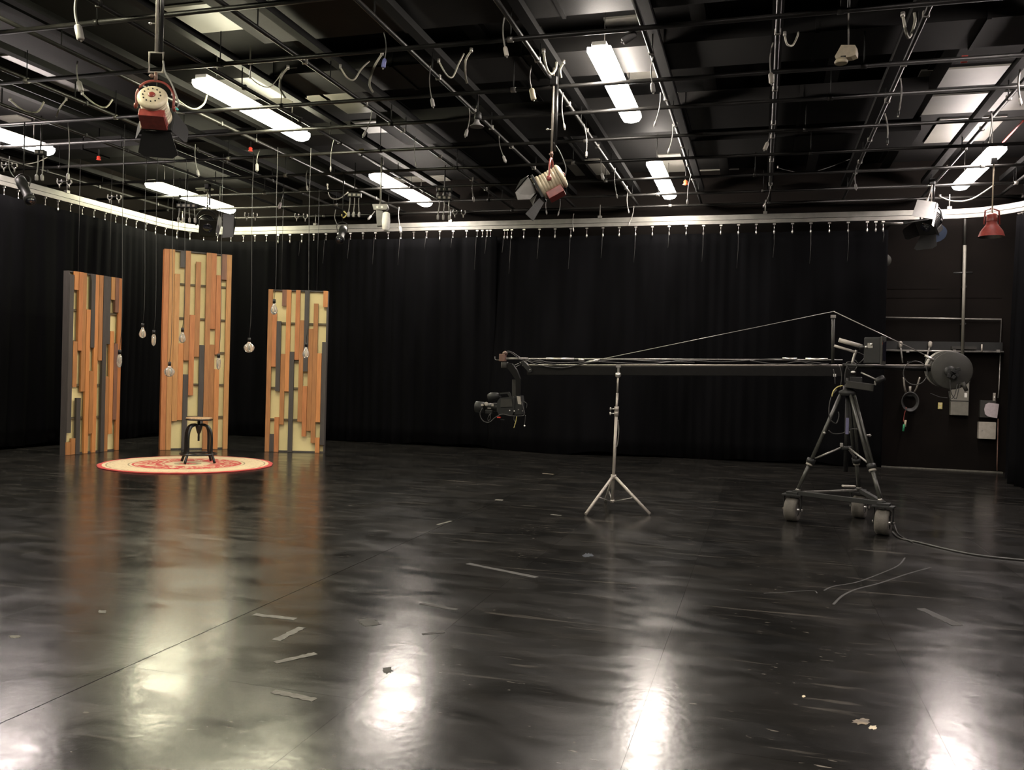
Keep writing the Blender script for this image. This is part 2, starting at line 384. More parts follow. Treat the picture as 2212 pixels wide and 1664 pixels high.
# ------------------------------------------------------------------ curtain track + curtains
ZT = 4.46
def track_path(step=.12):
    pts = []; R = 1.25; xl, yb, xr = -12.1, 16.4, 4.25
    y = 4.6
    while y < yb-R: pts.append(Vector((xl, y, 0))); y += step
    for i in range(13): a = math.pi-i/12*math.pi/2; pts.append(Vector((xl+R+R*math.cos(a), yb-R+R*math.sin(a), 0)))
    x = xl+R+step
    while x < xr-R: pts.append(Vector((x, yb, 0))); x += step
    for i in range(13): a = math.pi/2-i/12*math.pi/2; pts.append(Vector((xr-R+R*math.cos(a), yb-R+R*math.sin(a), 0)))
    y = yb-R-step
    while y > 11: pts.append(Vector((xr, y, 0))); y -= step
    return pts
TP = track_path()
cum = [0]
for a, b_ in zip(TP, TP[1:]): cum.append(cum[-1]+(b_-a).length)
def along(s):
    s = max(0, min(cum[-1]-1e-4, s))
    import bisect
    i = bisect.bisect_right(cum, s)-1; i = min(i, len(TP)-2); f = (s-cum[i])/(cum[i+1]-cum[i])
    p = TP[i].lerp(TP[i+1], f); t = (TP[i+1]-TP[i]).normalized()
    return p, t
def s_of(pt):
    return min(range(len(TP)), key=lambda i: (TP[i]-Vector((pt[0], pt[1], 0))).length)
track = thing('curtain_track', 'long pale aluminium curtain track curving around the room under the pipe grid', 'curtain track', (-4, 16.4, ZT))
def sweep(prof, name, m, parent, s0=0, s1=None):
    g = MB(); s1 = s1 or cum[-1]; n = int((s1-s0)/.15); rings = []
    for i in range(n+1):
        p, t = along(s0+(s1-s0)*i/n); nrm = Vector((-t.y, t.x, 0))
        rings.append([g.bm.verts.new(p+nrm*a+Vector((0, 0, z))) for a, z in prof])
    K = len(prof)
    for A, B in zip(rings, rings[1:]):
        for i in range(K): j = (i+1) % K; g.face([A[i], A[j], B[j], B[i]])
    g.face(rings[0]); g.face(rings[-1][::-1]); return g.build(name, m, parent)
sweep([(-.02, ZT-.01), (.02, ZT-.01), (.02, ZT+.08), (-.02, ZT+.08)], 'upper_channel', M['alu'], track)
sweep([(-.03, ZT-.085), (.03, ZT-.085), (.03, ZT-.02), (-.03, ZT-.02)], 'lower_channel', M['alu'], track)
for s in [2+3.05*i for i in range(int(cum[-1]/3.05))]:
    p, t = along(s)
    MB().tube(p+Vector((0, 0, ZT+.08)), p+Vector((0, 0, 4.8)), .01, n=6).build('track_hanger', M['steel'], track)
    MB().box(p+Vector((0, 0, ZT+.1)), (.07, .07, .05)).build('bracket', M['steel'], track)
# carriers (roller, short chain, snap hook) – one shape, copied
g = MB(); g.tube((0, 0, -.03), (0, 0, -.14), .005, n=5).lathe([(.005, -.20), (.014, -.185), (.016, -.16), (.008, -.135), (.004, -.12)], n=6)
g.box((0, 0, -.02), (.05, .02, .025))
proto = None
sA = cum[s_of((-12.1, 6.5))]; sGapL = cum[s_of((-5.15, 16.4))]; sGapR = cum[s_of((-4.95, 16.4))]; sEnd = cum[s_of((2.0, 16.4))]
sR0 = cum[s_of((4.25, 15.15))]; sR1 = cum[s_of((4.25, 14.1))]
cs = []
s = sA
while s < sGapL-.45: cs.append(s); s += .285
cs += [sGapL-.33, sGapL-.22, sGapL-.12, sGapL-.05, sGapR, sGapR+.06, sGapR+.15]
s = sGapR+.4
while s < sEnd: cs.append(s); s += .315
cs += [sEnd, sEnd-.12]
for s in cs:
    p, t = along(s); P = p+Vector((0, 0, ZT-.085))
    if proto is None: proto = g.build('curtain_carrier', M['chrome'], track, loc=(0, 0, 0)); proto.location = P-track.location
    else: dup(proto, 'curtain_carrier', track, P-track.location)
for i in range(9):
    p, t = along(cum[s_of((3.95, 15.9))]+i*.07)
    dup(proto, 'curtain_carrier', track, p+Vector((0, 0, ZT-.085))-track.location)
def curtain(s0, s1, label, fold=.26, amp=.035, seed=1, hem=.03, off=0, bulge=None, top=4.22):
    rnd = random.Random(seed); g = MB(); n = int((s1-s0)/.035); zs = [hem, .35, 1.0, 1.8, 2.6, 3.4, 4.0, top]
    cols = []; ph = 0
    for i in range(n+1):
        s = s0+(s1-s0)*i/n; p, t = along(s); nr = Vector((-t.y, t.x, 0))
        ph += 2*math.pi*.035/fold*(1+.5*math.sin(s*1.3+seed))
        a = amp*(.55+.45*math.sin(s*.7+seed*2)**2)
        col = []
        for z in zs:
            k = 1-.45*(z/top)
            d = a*k*(math.sin(ph)+.35*math.sin(2.3*ph+.4*z))+.02*math.sin(s*2.1+z)
            if bulge: d -= bulge(s)*(1-z/top)**1.3
            zz = z+(.035*math.sin(s*1.9)+.02*math.sin(s*5) if z == hem else 0)
            col.append(g.bm.verts.new(p+nr*(d+off)+Vector((0, 0, max(.004, zz)))))
        cols.append(col)
    for A, B in zip(cols, cols[1:]):
        for i in range(len(zs)-1): g.face([A[i], B[i], B[i+1], A[i+1]], True)
    pm = along((s0+s1)/2)[0]
    o = g.build('curtain', M['curtain'], loc=(pm.x, pm.y, 0))
    md = o.modifiers.new('thick', 'SOLIDIFY'); md.thickness = .006
    return tag(o, label, 'curtain', 'black studio curtains')
curtain(sA, sGapL+.1, 'long black curtain wrapping the left corner behind the wooden flats', seed=1, off=-.02)
curtain(sGapR-.2, sEnd+.1, 'black curtain behind the camera crane, ending at the bare wall', seed=4, off=.08, amp=.018,
        bulge=lambda s: .55*max(0, 1-abs(s-sGapR-1.3)/2.4))
curtain(cum[s_of((4.18, 15.5))], sR1+.3, 'bunched black curtain at the right edge of the view', fold=.12, amp=.22, seed=9, off=-.38)

# loose tie strings below the carriers
rs = random.Random(3)
crt = [o for o in bpy.data.objects if o.name in ('curtain', 'curtain.001')]
for s in cs[::2]:
    p, t = along(s)
    if p.x < -9.5: continue
    host = crt[0] if s < sGapL else crt[1]
    q = p-Vector((-t.y, t.x, 0))*.10; q.z = 0
    L = rs.uniform(.2, .75)
    MB().path([q+Vector((0, .04, 4.25)), q+Vector((.006, 0, 4.22-L*.5)), q+Vector((-.008, 0, 4.22-L))], .0035, n=4).build('tie_string', M['tie'], host)
# ------------------------------------------------------------------ wooden flats
def flat(loc, ang, hgt, wid, ncol, strips, rails, label, side=None):
    """local frame: u along the face (left to right seen from the audience), n toward the audience"""
    u = Vector((math.cos(ang), math.sin(ang), 0)); n = Vector((u.y, -u.x, 0)); L = Vector(loc)
    t = thing('wooden_flat', label, 'set flat', L, 'slatted wooden flats on the set')
    R = Matrix((u, n, Vector((0, 0, 1)))).transposed()
    def P(a, b_, z): return L+u*a+n*b_+Vector((0, 0, z))
    cw = wid/ncol
    MB().box(P(wid/2, -.065, hgt/2), (wid-.01, .012, hgt-.02), R).build('backing_panel', M['backing'], t)
    for s, xx in ((0, .01), (1, wid-.01)):
        MB().box(P(xx, -.06, hgt/2), (.02, .11, hgt), R).build('frame_stile', side if (side and s == 0) else W['d'], t)
    MB().box(P(wid/2, -.06, hgt-.01), (wid, .11, .02), R).build('frame_stile', W['d'], t)
    MB().box(P(wid/2, -.06, .012), (wid, .11, .024), R).build('frame_stile', W['d'], t)
    for v in rails:
        MB().box(P(wid/2, -.038, hgt*(1-v)), (wid-.045, .04, .032), R).build('rail', M['rail'], t)
    for c, v0, v1, k in strips:
        d = .030+.007*((c*7) % 3); z0, z1 = hgt*(1-v1), hgt*(1-v0)
        z0 = max(z0, .004)
        cc = P((c+.5)*cw, d/2-.012, (z0+z1)/2)
        g = MB().box((0, 0, 0), (cw-.0035, d, z1-z0), R)
        o = g.build('plank', W[k], t, loc=(0, 0, 0)); o.location = cc-L
    for xx in (.2, .8):
        MB().path([P(wid*xx, -.05, hgt), P(wid*xx, -.05, 4.78)], .0035, n=5).build('suspension_wire', M['blackcord'], t)
    return t
pC = atZ(345, 973, 0); qC = atZ(491, 970, 0); 
strC = [(0, 0, 1, 'r'), (1, 0, 1, 't'), (2, .12, .855, 't'), (3, .005, .085, 'd'), (3, .465, .85, 'o'), (4, 0, .55, 'b'), (4, .62, 1, 'd'), (5, .32, .725, 'r'), (6, .05, .53, 'b'),
        (7, .47, .87, 'd'), (8, 0, 1, 'b'), (9, 0, .385, 'r'), (9, .465, .845, 'b'), (9, .92, 1, 't'), (10, .11, .515, 'r'), (10, .59, 1, 'o'), (11, 0, .13, 'p'), (12, 0, 1, 't')]
angC = math.atan2((qC-pC).y, (qC-pC).x)
flat((pC.x, pC.y, 0), angC, 3.51, (qC-pC).length, 13, strC, [.168, .338, .505, .67, .835], 'tallest wooden flat, in the middle behind the black stool', side=W['r'])
pR = atZ(572, 976, 0); qR = atZ(700, 979, 0); angR = math.atan2((qR-pR).y, (qR-pR).x)
strR = [(0, 0, 1, 'b'), (1, .145, .475, 'r'), (1, .89, 1, 'd'), (2, .195, .625, 'd'), (2, .785, 1, 'r'), (3, 0, .10, 'p'), (3, .395, .83, 'b'), (4, 0, .625, 'o'), (5, .38, 1, 'd'),
        (6, 0, .43, 'r'), (7, .185, .81, 'b'), (8, 0, .50, 'd'), (8, .59, .90, 'r'), (9, .235, .865, 'b'), (10, .08, .94, 'b'), (11, .385, .81, 'o'), (11, .905, 1, 'o'), (12, 0, .10, 'o'), (12, .315, .95, 'd')]
flat((pR.x, pR.y, 0), angR, 2.88, (qR-pR).length, 13, strR, [.205, .44, .605, .80], 'right wooden flat of the three, standing alone by the dark curtain gap', side=W['b'])
pL = atZ(141, 984, 0); qL = atZ(255, 973, 0); angL = math.atan2((qL-pL).y, (qL-pL).x)
strL = [(0, .02, .88, 'd'), (0, .93, 1, 'b'), (1, 0, .10, 'o'), (1, .38, .63, 'b'), (1, .91, 1, 'b'), (2, 0, .43, 'r'), (2, .69, 1, 'd'), (3, 0, .655, 'b'), (4, .20, 1, 'o'), (5, 0, .41, 'd'), (5, .54, .89, 'b'),
        (6, 0, 1, 'o'), (7, 0, .48, 'b'), (8, 0, 1, 'd'), (9, 0, .385, 'd'), (9, .57, 1, 'b'), (10, 0, .13, 't'), (10, .31, .90, 'o'), (11, 0, .20, 'p'), (11, .38, .82, 'p'), (12, 0, 1, 'r')]
flat((pL.x, pL.y, 0), angL, 2.95, (qL-pL).length, 13, strL, [.21, .38, .62, .80], 'left wooden flat of the three, seen at an angle with its dark edge', side=W['d'])

# ------------------------------------------------------------------ rug
def rug_mat():
    m = bpy.data.materials.new('rug_wool'); m.use_nodes = True; N = m.node_tree.nodes; L = m.node_tree.links; b = N['Principled BSDF']
    b.inputs['Roughness'].default_value = .9
    tc = N.new('ShaderNodeTexCoord'); ln = N.new('ShaderNodeVectorMath'); ln.operation = 'LENGTH'; L.new(tc.outputs['Object'], ln.inputs[0])
    mr = N.new('ShaderNodeMapRange'); mr.inputs['From Max'].default_value = 1.22; L.new(ln.outputs['Value'], mr.inputs[0])
    r = N.new('ShaderNodeValToRGB'); L.new(mr.outputs[0], r.inputs[0]); r.color_ramp.interpolation = 'CONSTANT'
    red = (.34, .035, .03, 1); cr = (.46, .365, .225, 1); ol = (.20, .17, .10, 1)
    el = r.color_ramp.elements; el[0].position = 0; el[0].color = red; el[1].position = .10; el[1].color = ol
    for p, c in ((.16, cr), (.26, (.34, .10, .07, 1)), (.32, red), (.63, cr), (.66, ol), (.675, cr), (.90, ol), (.915, cr), (.955, red)):
        e = el.new(p); e.color = c
    # scrolls and leaves, laid out around the centre
    sx = N.new('ShaderNodeSeparateXYZ'); L.new(tc.outputs['Object'], sx.inputs[0])
    at = N.new('ShaderNodeMath'); at.operation = 'ARCTAN2'; L.new(sx.outputs[1], at.inputs[0]); L.new(sx.outputs[0], at.inputs[1])
    cb = N.new('ShaderNodeCombineXYZ')
    mu = N.new('ShaderNodeMath'); mu.operation = 'MULTIPLY'; mu.inputs[1].default_value = 2.55; L.new(at.outputs[0], mu.inputs[0]); L.new(mu.outputs[0], cb.inputs[0]); 
    mu2 = N.new('ShaderNodeMath'); mu2.operation = 'MULTIPLY'; mu2.inputs[1].default_value = 5; L.new(ln.outputs['Value'], mu2.inputs[0]); L.new(mu2.outputs[0], cb.inputs[1])
    vo = N.new('ShaderNodeTexVoronoi'); vo.feature = 'SMOOTH_F1'; vo.inputs['Scale'].default_value = 1.4; L.new(cb.outputs[0], vo.inputs['Vector'])
    nz = N.new('ShaderNodeTexNoise'); nz.inputs['Scale'].default_value = 6.5; nz.inputs['Distortion'].default_value = 2.0; nz.inputs['Detail'].default_value = 3; L.new(tc.outputs['Object'], nz.inputs['Vector'])
    r2 = N.new('ShaderNodeValToRGB'); L.new(nz.outputs['Fac'], r2.inputs[0]); r2.color_ramp.elements[0].position = .53; r2.color_ramp.elements[1].position = .57
    # inner motif: cream scrolls on red
    inn = N.new('ShaderNodeMath'); inn.operation = 'LESS_THAN'; inn.inputs[1].default_value = .74; L.new(ln.outputs['Value'], inn.inputs[0])
    m1 = N.new('ShaderNodeMath'); m1.operation = 'MULTIPLY'; L.new(r2.outputs[0], m1.inputs[0]); L.new(inn.outputs[0], m1.inputs[1])
    mx = N.new('ShaderNodeMix'); mx.data_type = 'RGBA'; L.new(m1.outputs[0], mx.inputs[0]); L.new(r.outputs[0], mx.inputs[6]); mx.inputs[7].default_value = cr
    # border vines: olive lines
    w2 = N.new('ShaderNodeTexNoise'); w2.inputs['Scale'].default_value = 5; w2.inputs['Distortion'].default_value = 3; L.new(tc.outputs['Object'], w2.inputs['Vector'])
    r3 = N.new('ShaderNodeValToRGB'); L.new(w2.outputs['Fac'], r3.inputs[0]); e3 = r3.color_ramp.elements; e3[0].position = .485; e3[0].color = (0, 0, 0, 1); e3[1].position = .5; e3[1].color = (1, 1, 1, 1)
    e = e3.new(.515); e.color = (0, 0, 0, 1)
    bd = N.new('ShaderNodeMath'); bd.operation = 'GREATER_THAN'; bd.inputs[1].default_value = .82; L.new(ln.outputs['Value'], bd.inputs[0])
    bd2 = N.new('ShaderNodeMath'); bd2.operation = 'LESS_THAN'; bd2.inputs[1].default_value = 1.09; L.new(ln.outputs['Value'], bd2.inputs[0])
    m2 = N.new('ShaderNodeMath'); m2.operation = 'MULTIPLY'; L.new(bd.outputs[0], m2.inputs[0]); L.new(bd2.outputs[0], m2.inputs[1])
    m3 = N.new('ShaderNodeMath'); m3.operation = 'MULTIPLY'; L.new(m2.outputs[0], m3.inputs[0]); L.new(r3.outputs[0], m3.inputs[1])
    mx2 = N.new('ShaderNodeMix'); mx2.data_type = 'RGBA'; L.new(m3.outputs[0], mx2.inputs[0]); L.new(mx.outputs[2], mx2.inputs[6]); mx2.inputs[7].default_value = (.17, .14, .09, 1)
    L.new(mx2.outputs[2], b.inputs['Base Color'])
    return m
RC = Vector((-8.22, 11.07, 0)); RR = 1.22
g = MB(); n = 72; rings = []
for r, z in ((RR+.012, .001), (RR+.014, .008), (RR, .013), (RR*.7, .014), (RR*.35, .014)):
    rings.append([g.bm.verts.new(RC+Vector((r*(1+.006*math.sin(5*i)+.004*math.sin(11*i))*math.cos(2*math.pi*i/n), r*(1+.005*math.sin(7*i))*math.sin(2*math.pi*i/n), z+(.004*math.sin(i*1.7)**2 if z > .005 and r > 1 else 0)))) for i in range(n)])
for A, B in zip(rings, rings[1:]):
    for i in range(n): j = (i+1) % n; g.face([A[i], A[j], B[j], B[i]], True)
g.face(rings[-1]); g.face(rings[0][::-1])
tag(g.build('round_rug', rug_mat(), loc=RC), 'round red and cream patterned rug under the black stool', 'rug')

# ------------------------------------------------------------------ stool
SC = Vector((-8.17, 11.25, .015)); t = thing('stool', 'black iron adjustable stool with round wooden seat, on the round rug', 'stool', SC)
g = MB().lathe([(.02, .655), (.17, .652), (.19, .66), (.192, .675), (.185, .688), (.02, .69)], SC, n=32); g.build('seat', M['seatwood'], t)
MB().lathe([(.10, .64), (.19, .645), (.195, .655), (.193, .668)], SC, n=32, cap1=True).build('seat_rim', M['iron'], t)
g = MB().tube(SC+Vector((0, 0, .64)), SC+Vector((0, 0, .33)), .014, n=10)
for i in range(14): g.tube(SC+Vector((0, 0, .34+i*.02)), SC+Vector((0, 0, .348+i*.02)), .018, n=10)
g.build('screw_post', M['iron'], t)
MB().lathe([(.02, .44), (.035, .48), (.05, .55), (.055, .575), (.03, .58)], SC, n=12).build('hub', M['iron'], t)
rv = Vector((math.cos(YAW), math.sin(YAW), 0)); fv = Vector((-rv.y, rv.x, 0))
for k in range(4):
    a = math.atan2(SC.y, SC.x)+.12+math.pi/4+k*math.pi/2
    d = Vector((math.cos(a), math.sin(a), 0))
    pts = [SC+d*.03+Vector((0, 0, .565)), SC+d*.08+Vector((0, 0, .575)), SC+d*.165+Vector((0, 0, .555)), SC+d*.22+Vector((0, 0, .48)), SC+d*.235+Vector((0, 0, .36)), SC+d*.235+Vector((0, 0, .18)), SC+d*.25+Vector((0, 0, .13)), SC+d*.30+Vector((0, 0, .008))]
    MB().path(smooth_pts(pts, 3), .020, n=8).build('leg', M['iron'], t)
MB().path([SC+Vector((  .262*math.cos(2*math.pi*i/32), .262*math.sin(2*math.pi*i/32), .135)) for i in range(32)], .013, n=8, closed=True).build('foot_ring', M['iron'], t)
g = MB()
for k in range(2): a = math.atan2(SC.y, SC.x)+.12+math.pi/4+k*math.pi/2; d = Vector((math.cos(a), math.sin(a), 0)); g.tube(SC-d*.25+Vector((0, 0, .135)), SC+d*.25+Vector((0, 0, .135)), .008, n=6)
g.build('cross_brace', M['iron'], t)

# ------------------------------------------------------------------ pendant bulbs
def bulb_glass():
    m = bpy.data.materials.new('bulb_glass'); m.use_nodes = True; b = m.node_tree.nodes['Principled BSDF']
    b.inputs['Base Color'].default_value = (.95, .93, .88, 1); b.inputs['Roughness'].default_value = .04; b.inputs['Transmission Weight'].default_value = .82; b.inputs['IOR'].default_value = 1.42
    b.inputs['Specular IOR Level'].default_value = .9
    N = m.node_tree.nodes; nz = N.new('ShaderNodeTexNoise'); nz.inputs['Scale'].default_value = 3; mr = N.new('ShaderNodeMapRange'); mr.inputs['To Min'].default_value = .02; mr.inputs['To Max'].default_value = .06
    m.node_tree.links.new(nz.outputs['Fac'], mr.inputs[0]); m.node_tree.links.new(mr.outputs[0], b.inputs['Roughness'])
    return m
M['bulb'] = bulb_glass(); M['filament'] = mat('filament', (.5, .38, .18), .3, metal=.8)
def pendant(x, y, D, shape, label):
    P = atD(x, y, D)
    t = thing('pendant_bulb', label, 'pendant bulb', P, 'unlit filament bulbs hanging over the set')
    prof = {'globe': [(.022, .085), (.03, .065), (.068, .035), (.082, 0), (.068, -.045), (.035, -.072), (.006, -.082)],
            'pear': [(.017, .085), (.022, .06), (.040, .025), (.052, -.02), (.045, -.058), (.022, -.080), (.004, -.086)],
            'tube': [(.015, .09), (.024, .07), (.033, .045), (.034, -.03), (.028, -.07), (.012, -.095), (.003, -.1)]}[shape]
    MB().lathe(prof, P, n=16).build('glass', M['bulb'], t)
    MB().tube(P+Vector((0, 0, .085)), P+Vector((0, 0, .15)), .022, n=10).build('socket', M['black'], t)
    g = MB(); 
    for k in range(4):
        a = k*math.pi/2; g.tube(P+Vector((.006*math.cos(a), .006*math.sin(a), .05)), P+Vector((.02*math.cos(a+.6), .02*math.sin(a+.6), -.04)), .0022, n=4)
    g.build('filament', M['filament'], t)
    top = P+Vector((0, 0, .15)); pts = []; n = 12; ztop = ZP-.02
    for i in range(n+1):
        f = i/n; pts.append(Vector((P.x+.02*math.sin(f*5)*(1-f), P.y+.02*math.cos(f*4)*(1-f), top.z+(ztop-top.z)*f)))
    pts[0] = top
    MB().path(pts, .004, n=5).build('cord', M['blackcord'], t)
for a in [(308, 719, 13.6, 'pear', 'pear bulb hanging left of the tall flat, upper of the close pair'), (332, 734, 13.6, 'tube', 'narrow bulb hanging left of the tall flat, lower of the close pair'),
          (394, 729, 13.4, 'pear', 'bulb hanging before the tall flat near its middle, above the grey slat'), (366, 803, 13.2, 'globe', 'round bulb hanging lowest before the left edge of the tall flat'),
          (472, 785, 13.4, 'tube', 'long clear bulb hanging before the right edge of the tall flat'), (538, 751, 13.3, 'globe', 'large globe bulb hanging between the tall and the right flat'),
          (592, 668, 12.9, 'pear', 'highest bulb, hanging before the upper left of the right flat'), (661, 762, 12.9, 'pear', 'bulb hanging before the middle of the right flat'),
          (258, 779, 11.9, 'tube', 'bulb hanging at the right edge of the left flat')]:
    pendant(*a)

# ------------------------------------------------------------------ light stand
B0 = atZ(1322, 1101, 0); B0.z = 0
YB = 9.66
t = thing('light_stand', 'silver tripod light stand propping up the black crane boom', 'stand', (B0.x, B0.y, 0))
def up(x, y): return atY(x, y, B0.y)
top = up(1336, 795); top.z = min(top.z, 1.63)
c = Vector((B0.x, B0.y, 0))
def lerpz(z): f = z/top.z; return Vector((c.x+(top.x-c.x)*f, c.y, z))
MB().tube(lerpz(.09), lerpz(1.07), .017, n=12).build('lower_column', M['stand'], t)
MB().tube(lerpz(1.0), lerpz(1.30), .013, n=12).build('middle_column', M['stand'], t)
MB().tube(lerpz(1.28), lerpz(1.50), .010, n=12).build('upper_column', M['stand'], t)
MB().lathe([(.012, -.03), (.028, -.02), (.034, 0), (.028, .022), (.012, .03)], lerpz(1.50), n=14).build('swivel_ball', M['chrome'], t)
MB().box(lerpz(1.565), (.022, .02, .10)).box(lerpz(1.60), (.05, .03, .035)).build('clamp', M['steel'], t)
for z in (1.07, 1.12):
    MB().tube(lerpz(z-.03), lerpz(z+.03), .024, n=12).build('collar', M['stand'], t)
    MB().tube(lerpz(z), lerpz(z)+Vector((-.055, -.02, 0)), .006, n=6).lathe([(.008, 0), (.02, .004), (.02, .014), (.008, .018)], lerpz(z)+Vector((-.055, -.02, 0)), axis=(-1, -.3, 0), n=10).build('knob', M['chrome'], t)
MB().path(smooth_pts([lerpz(1.0)+Vector((.02, 0, 0)), lerpz(.9)+Vector((.035, 0, 0)), lerpz(.75)+Vector((.03, 0, 0)), lerpz(.7)+Vector((.02, 0, 0))]), .005).build('safety_cord', M['cord'], t)
hubz = .36
MB().tube(lerpz(hubz-.025), lerpz(hubz+.03), .03, n=14).build('leg_hub', M['stand'], t)
MB().tube(lerpz(.075), lerpz(.11), .022, n=12).build('brace_hub', M['stand'], t)
for q in (atZ(1265, 1114, 0), atZ(1404, 1114, 0), atZ(1312, 1088, 0)+Vector((-.05, .15, 0))):
    q.z = .014; d = (q-lerpz(hubz)); d.z = 0; d.normalize()
    a = lerpz(hubz)+d*.03; 
    MB().tube(a, q, .0165, n=12).build('leg', M['stand'], t)
    mid = a.lerp(q, .55); MB().tube(lerpz(.09)+d*.02, mid, .006, n=8).build('brace', M['steel'], t)

# ------------------------------------------------------------------ camera crane (jib)
def J(x, y, dy=0): return atY(x, y, YB+dy)
piv = J(1838, 800)
t = thing('camera_crane', 'long black camera crane boom with cables, guy lines and rear counterweights', 'camera crane', (piv.x, YB, 1.2))
L0 = J(1140, 800); R0 = J(1822, 800)
zb0, zb1 = J(1140, 801).z, J(1822, 803).z
g = MB(); a = Vector((L0.x, YB, zb0)); b_ = Vector((R0.x, YB, zb1)); d = (b_-a); m3 = Matrix((d.normalized(), Vector((0, 1, 0)), d.normalized().cross(Vector((0, 1, 0))))).transposed()
g.box((a+b_)/2, (d.length, .07, .105), m3, bev=.006).build('boom_beam', M['boom'], t)
MB().tube(J(1128, 789), J(2015, 790), .011, n=10).build('top_rail', M['stand'], t)
MB().tube(J(1093, 775), J(1820, 778), .0075, n=8).build('level_rod', M['steel'], t)
for x0, x1, y in ((1180, 1240, 775), (1250, 1262, 777), (1690, 1722, 775), (1740, 1788, 776)):
    MB().tube(J(x0, y), J(x1, y+1), .014, n=10).build('turnbuckle', M['chrome'], t)
MB().tube(J(1799, 785), J(1800, 687), .017, n=10).build('mast', M['darkgrey'], t)
MB().box(J(1800, 684), (.05, .04, .03)).build('mast_cap', M['steel'], t)
MB().tube(J(1801, 673), J(1290, 778), .0045, n=6).build('guy_line', M['steel'], t)
MB().tube(J(1801, 673), J(2005, 770), .0055, n=6).build('guy_line', M['steel'], t)
MB().tube(J(1998, 768, -.02), J(2022, 781, -.02), .013, n=8).build('guy_end', M['chrome'], t)
MB().tube(J(1266, 783), J(1296, 777), .013, n=8).build('guy_end', M['chrome'], t)
MB().tube(J(1820, 790), J(2050, 800), .022, n=12).build('tail_tube', M['boom'], t)
for i, pp in enumerate([[(1140, 779), (1180, 786), (1230, 790), (1275, 784), (1330, 777), (1400, 780), (1500, 783)], [(1140, 776), (1200, 784), (1290, 782), (1400, 786), (1480, 779), (1560, 782), (1640, 777), (1700, 776), (1760, 788), (1795, 789)],
                        [(1620, 779), (1680, 787), (1730, 781), (1790, 787)], [(1135, 778), (1165, 789), (1215, 795), (1265, 784), (1300, 781)]]):
    MB().path(smooth_pts([J(x, y, -.03-.01*i) for x, y in pp]), .0055, n=6).build('boom_cable', M['greycord'], t)
# rear counterweights
wc = J(2056, 801, -.05); ax = Vector((-.10, -1, .04)).normalized()
for k in range(4):
    cc = J(2056-5*k, 801-1.2*k, -.06+.05*k)
    MB().lathe([(.05, -.018), (.183, -.018), (.191, -.012), (.191, .012), (.183, .018), (.05, .018)], cc, axis=ax, n=40).build('counterweight', M['darkgrey'] if k < 3 else M['steel'], t)
MB().lathe([(.03, 0), (.055, .005), (.055, .03), (.03, .04)], J(2052, 803, -.09), axis=ax, n=20).lathe([(.015, 0), (.015, .1)], J(2057, 802, -.09), axis=ax, n=10).build('weight_hub', M['camgrey'], t)
g = MB()
for q in ((2070, 798), (2068, 810), (2060, 815), (2064, 803), (2050, 812)):
    g.box(J(q[0], q[1], -.14), (.04, .03, .035), Matrix.Rotation(q[0], 3, 'Y'), bev=.005)
g.build('lock_handle', M['camgrey'], t)
MB().tube(J(2079, 826, -.1), J(2088, 845, -.1), .022, .018, n=10).build('hanging_bracket', M['darkgrey'], t)
MB().box(J(2086, 854, -.1), (.022, .01, .045)).build('luggage_tag', M['white'], t)
for pp in ([(2052, 820), (2055, 850), (2065, 862), (2070, 845), (2074, 830)], [(2068, 830), (2062, 855), (2052, 862), (2050, 845)], [(2010, 850), (2030, 858), (2048, 860)]):
    MB().path(smooth_pts([J(x, y, -.12) for x, y in pp]), .004, n=5).build('loose_cable', M['blackcord'], t)
# loop of cable hanging off the tail
cl = J(1977, 806, -.06); rr = .112
MB().path([cl+Vector((rr*math.cos(a_*math.pi/14), 0, rr*1.08*math.sin(a_*math.pi/14))) for a_ in range(28)], .005, closed=True).build('cable_loop', M['greycord'], t)
MB().box(J(1965, 782, -.05), (.04, .03, .015)).build('cable_clip', M['camgrey'], t)
# pan/tilt control head on the tripod, and grips
MB().box(J(1856, 834, -.08), (.27, .14, .075), Matrix.Rotation(.12, 3, 'Y'), bev=.006).build('mount_plate', M['darkgrey'], t)
MB().box(J(1848, 822, -.05), (.12, .12, .07), bev=.008).build('pivot_block', M['camgrey'], t)
MB().box(J(1838, 806, 0), (.10, .13, .13), bev=.01).build('pivot_yoke', M['boom'], t)
MB().tube(J(1860, 805, -.12), J(1892, 820, -.2), .008, n=8).build('grip_arm', M['steel'], t)
MB().lathe([(.02, 0), (.036, .012), (.036, .09), (.022, .10)], J(1891, 826, -.2), axis=(.8, 0, .45), n=16).build('joystick_grip', M['black'], t)
MB().tube(J(1893, 818, -.2), J(1890, 832, -.2), .012, n=8).build('grip_clamp', M['chrome'], t)
MB().lathe([(.01, -.012), (.026, 0), (.01, .012)], J(1843, 804, -.1), n=12).build('level_bubble', M['white'], t)
for pp in ([(1808, 787), (1815, 795), (1818, 815), (1815, 840)], [(1835, 800), (1828, 790), (1830, 783), (1842, 783), (1852, 790), (1846, 800)], [(1846, 770), (1850, 762), (1862, 765), (1868, 772), (1855, 785), (1848, 778)], [(1830, 790), (1825, 810), (1826, 830)], [(1800, 798), (1803, 812), (1804, 830)]):
    MB().path(smooth_pts([J(x, y, -.1) for x, y in pp]), .0045, n=5).build('control_cable', M['greycord'], t)
MB().box(J(1803, 811, -.08), (.025, .02, .03)).build('cable_plug', M['white'], t)
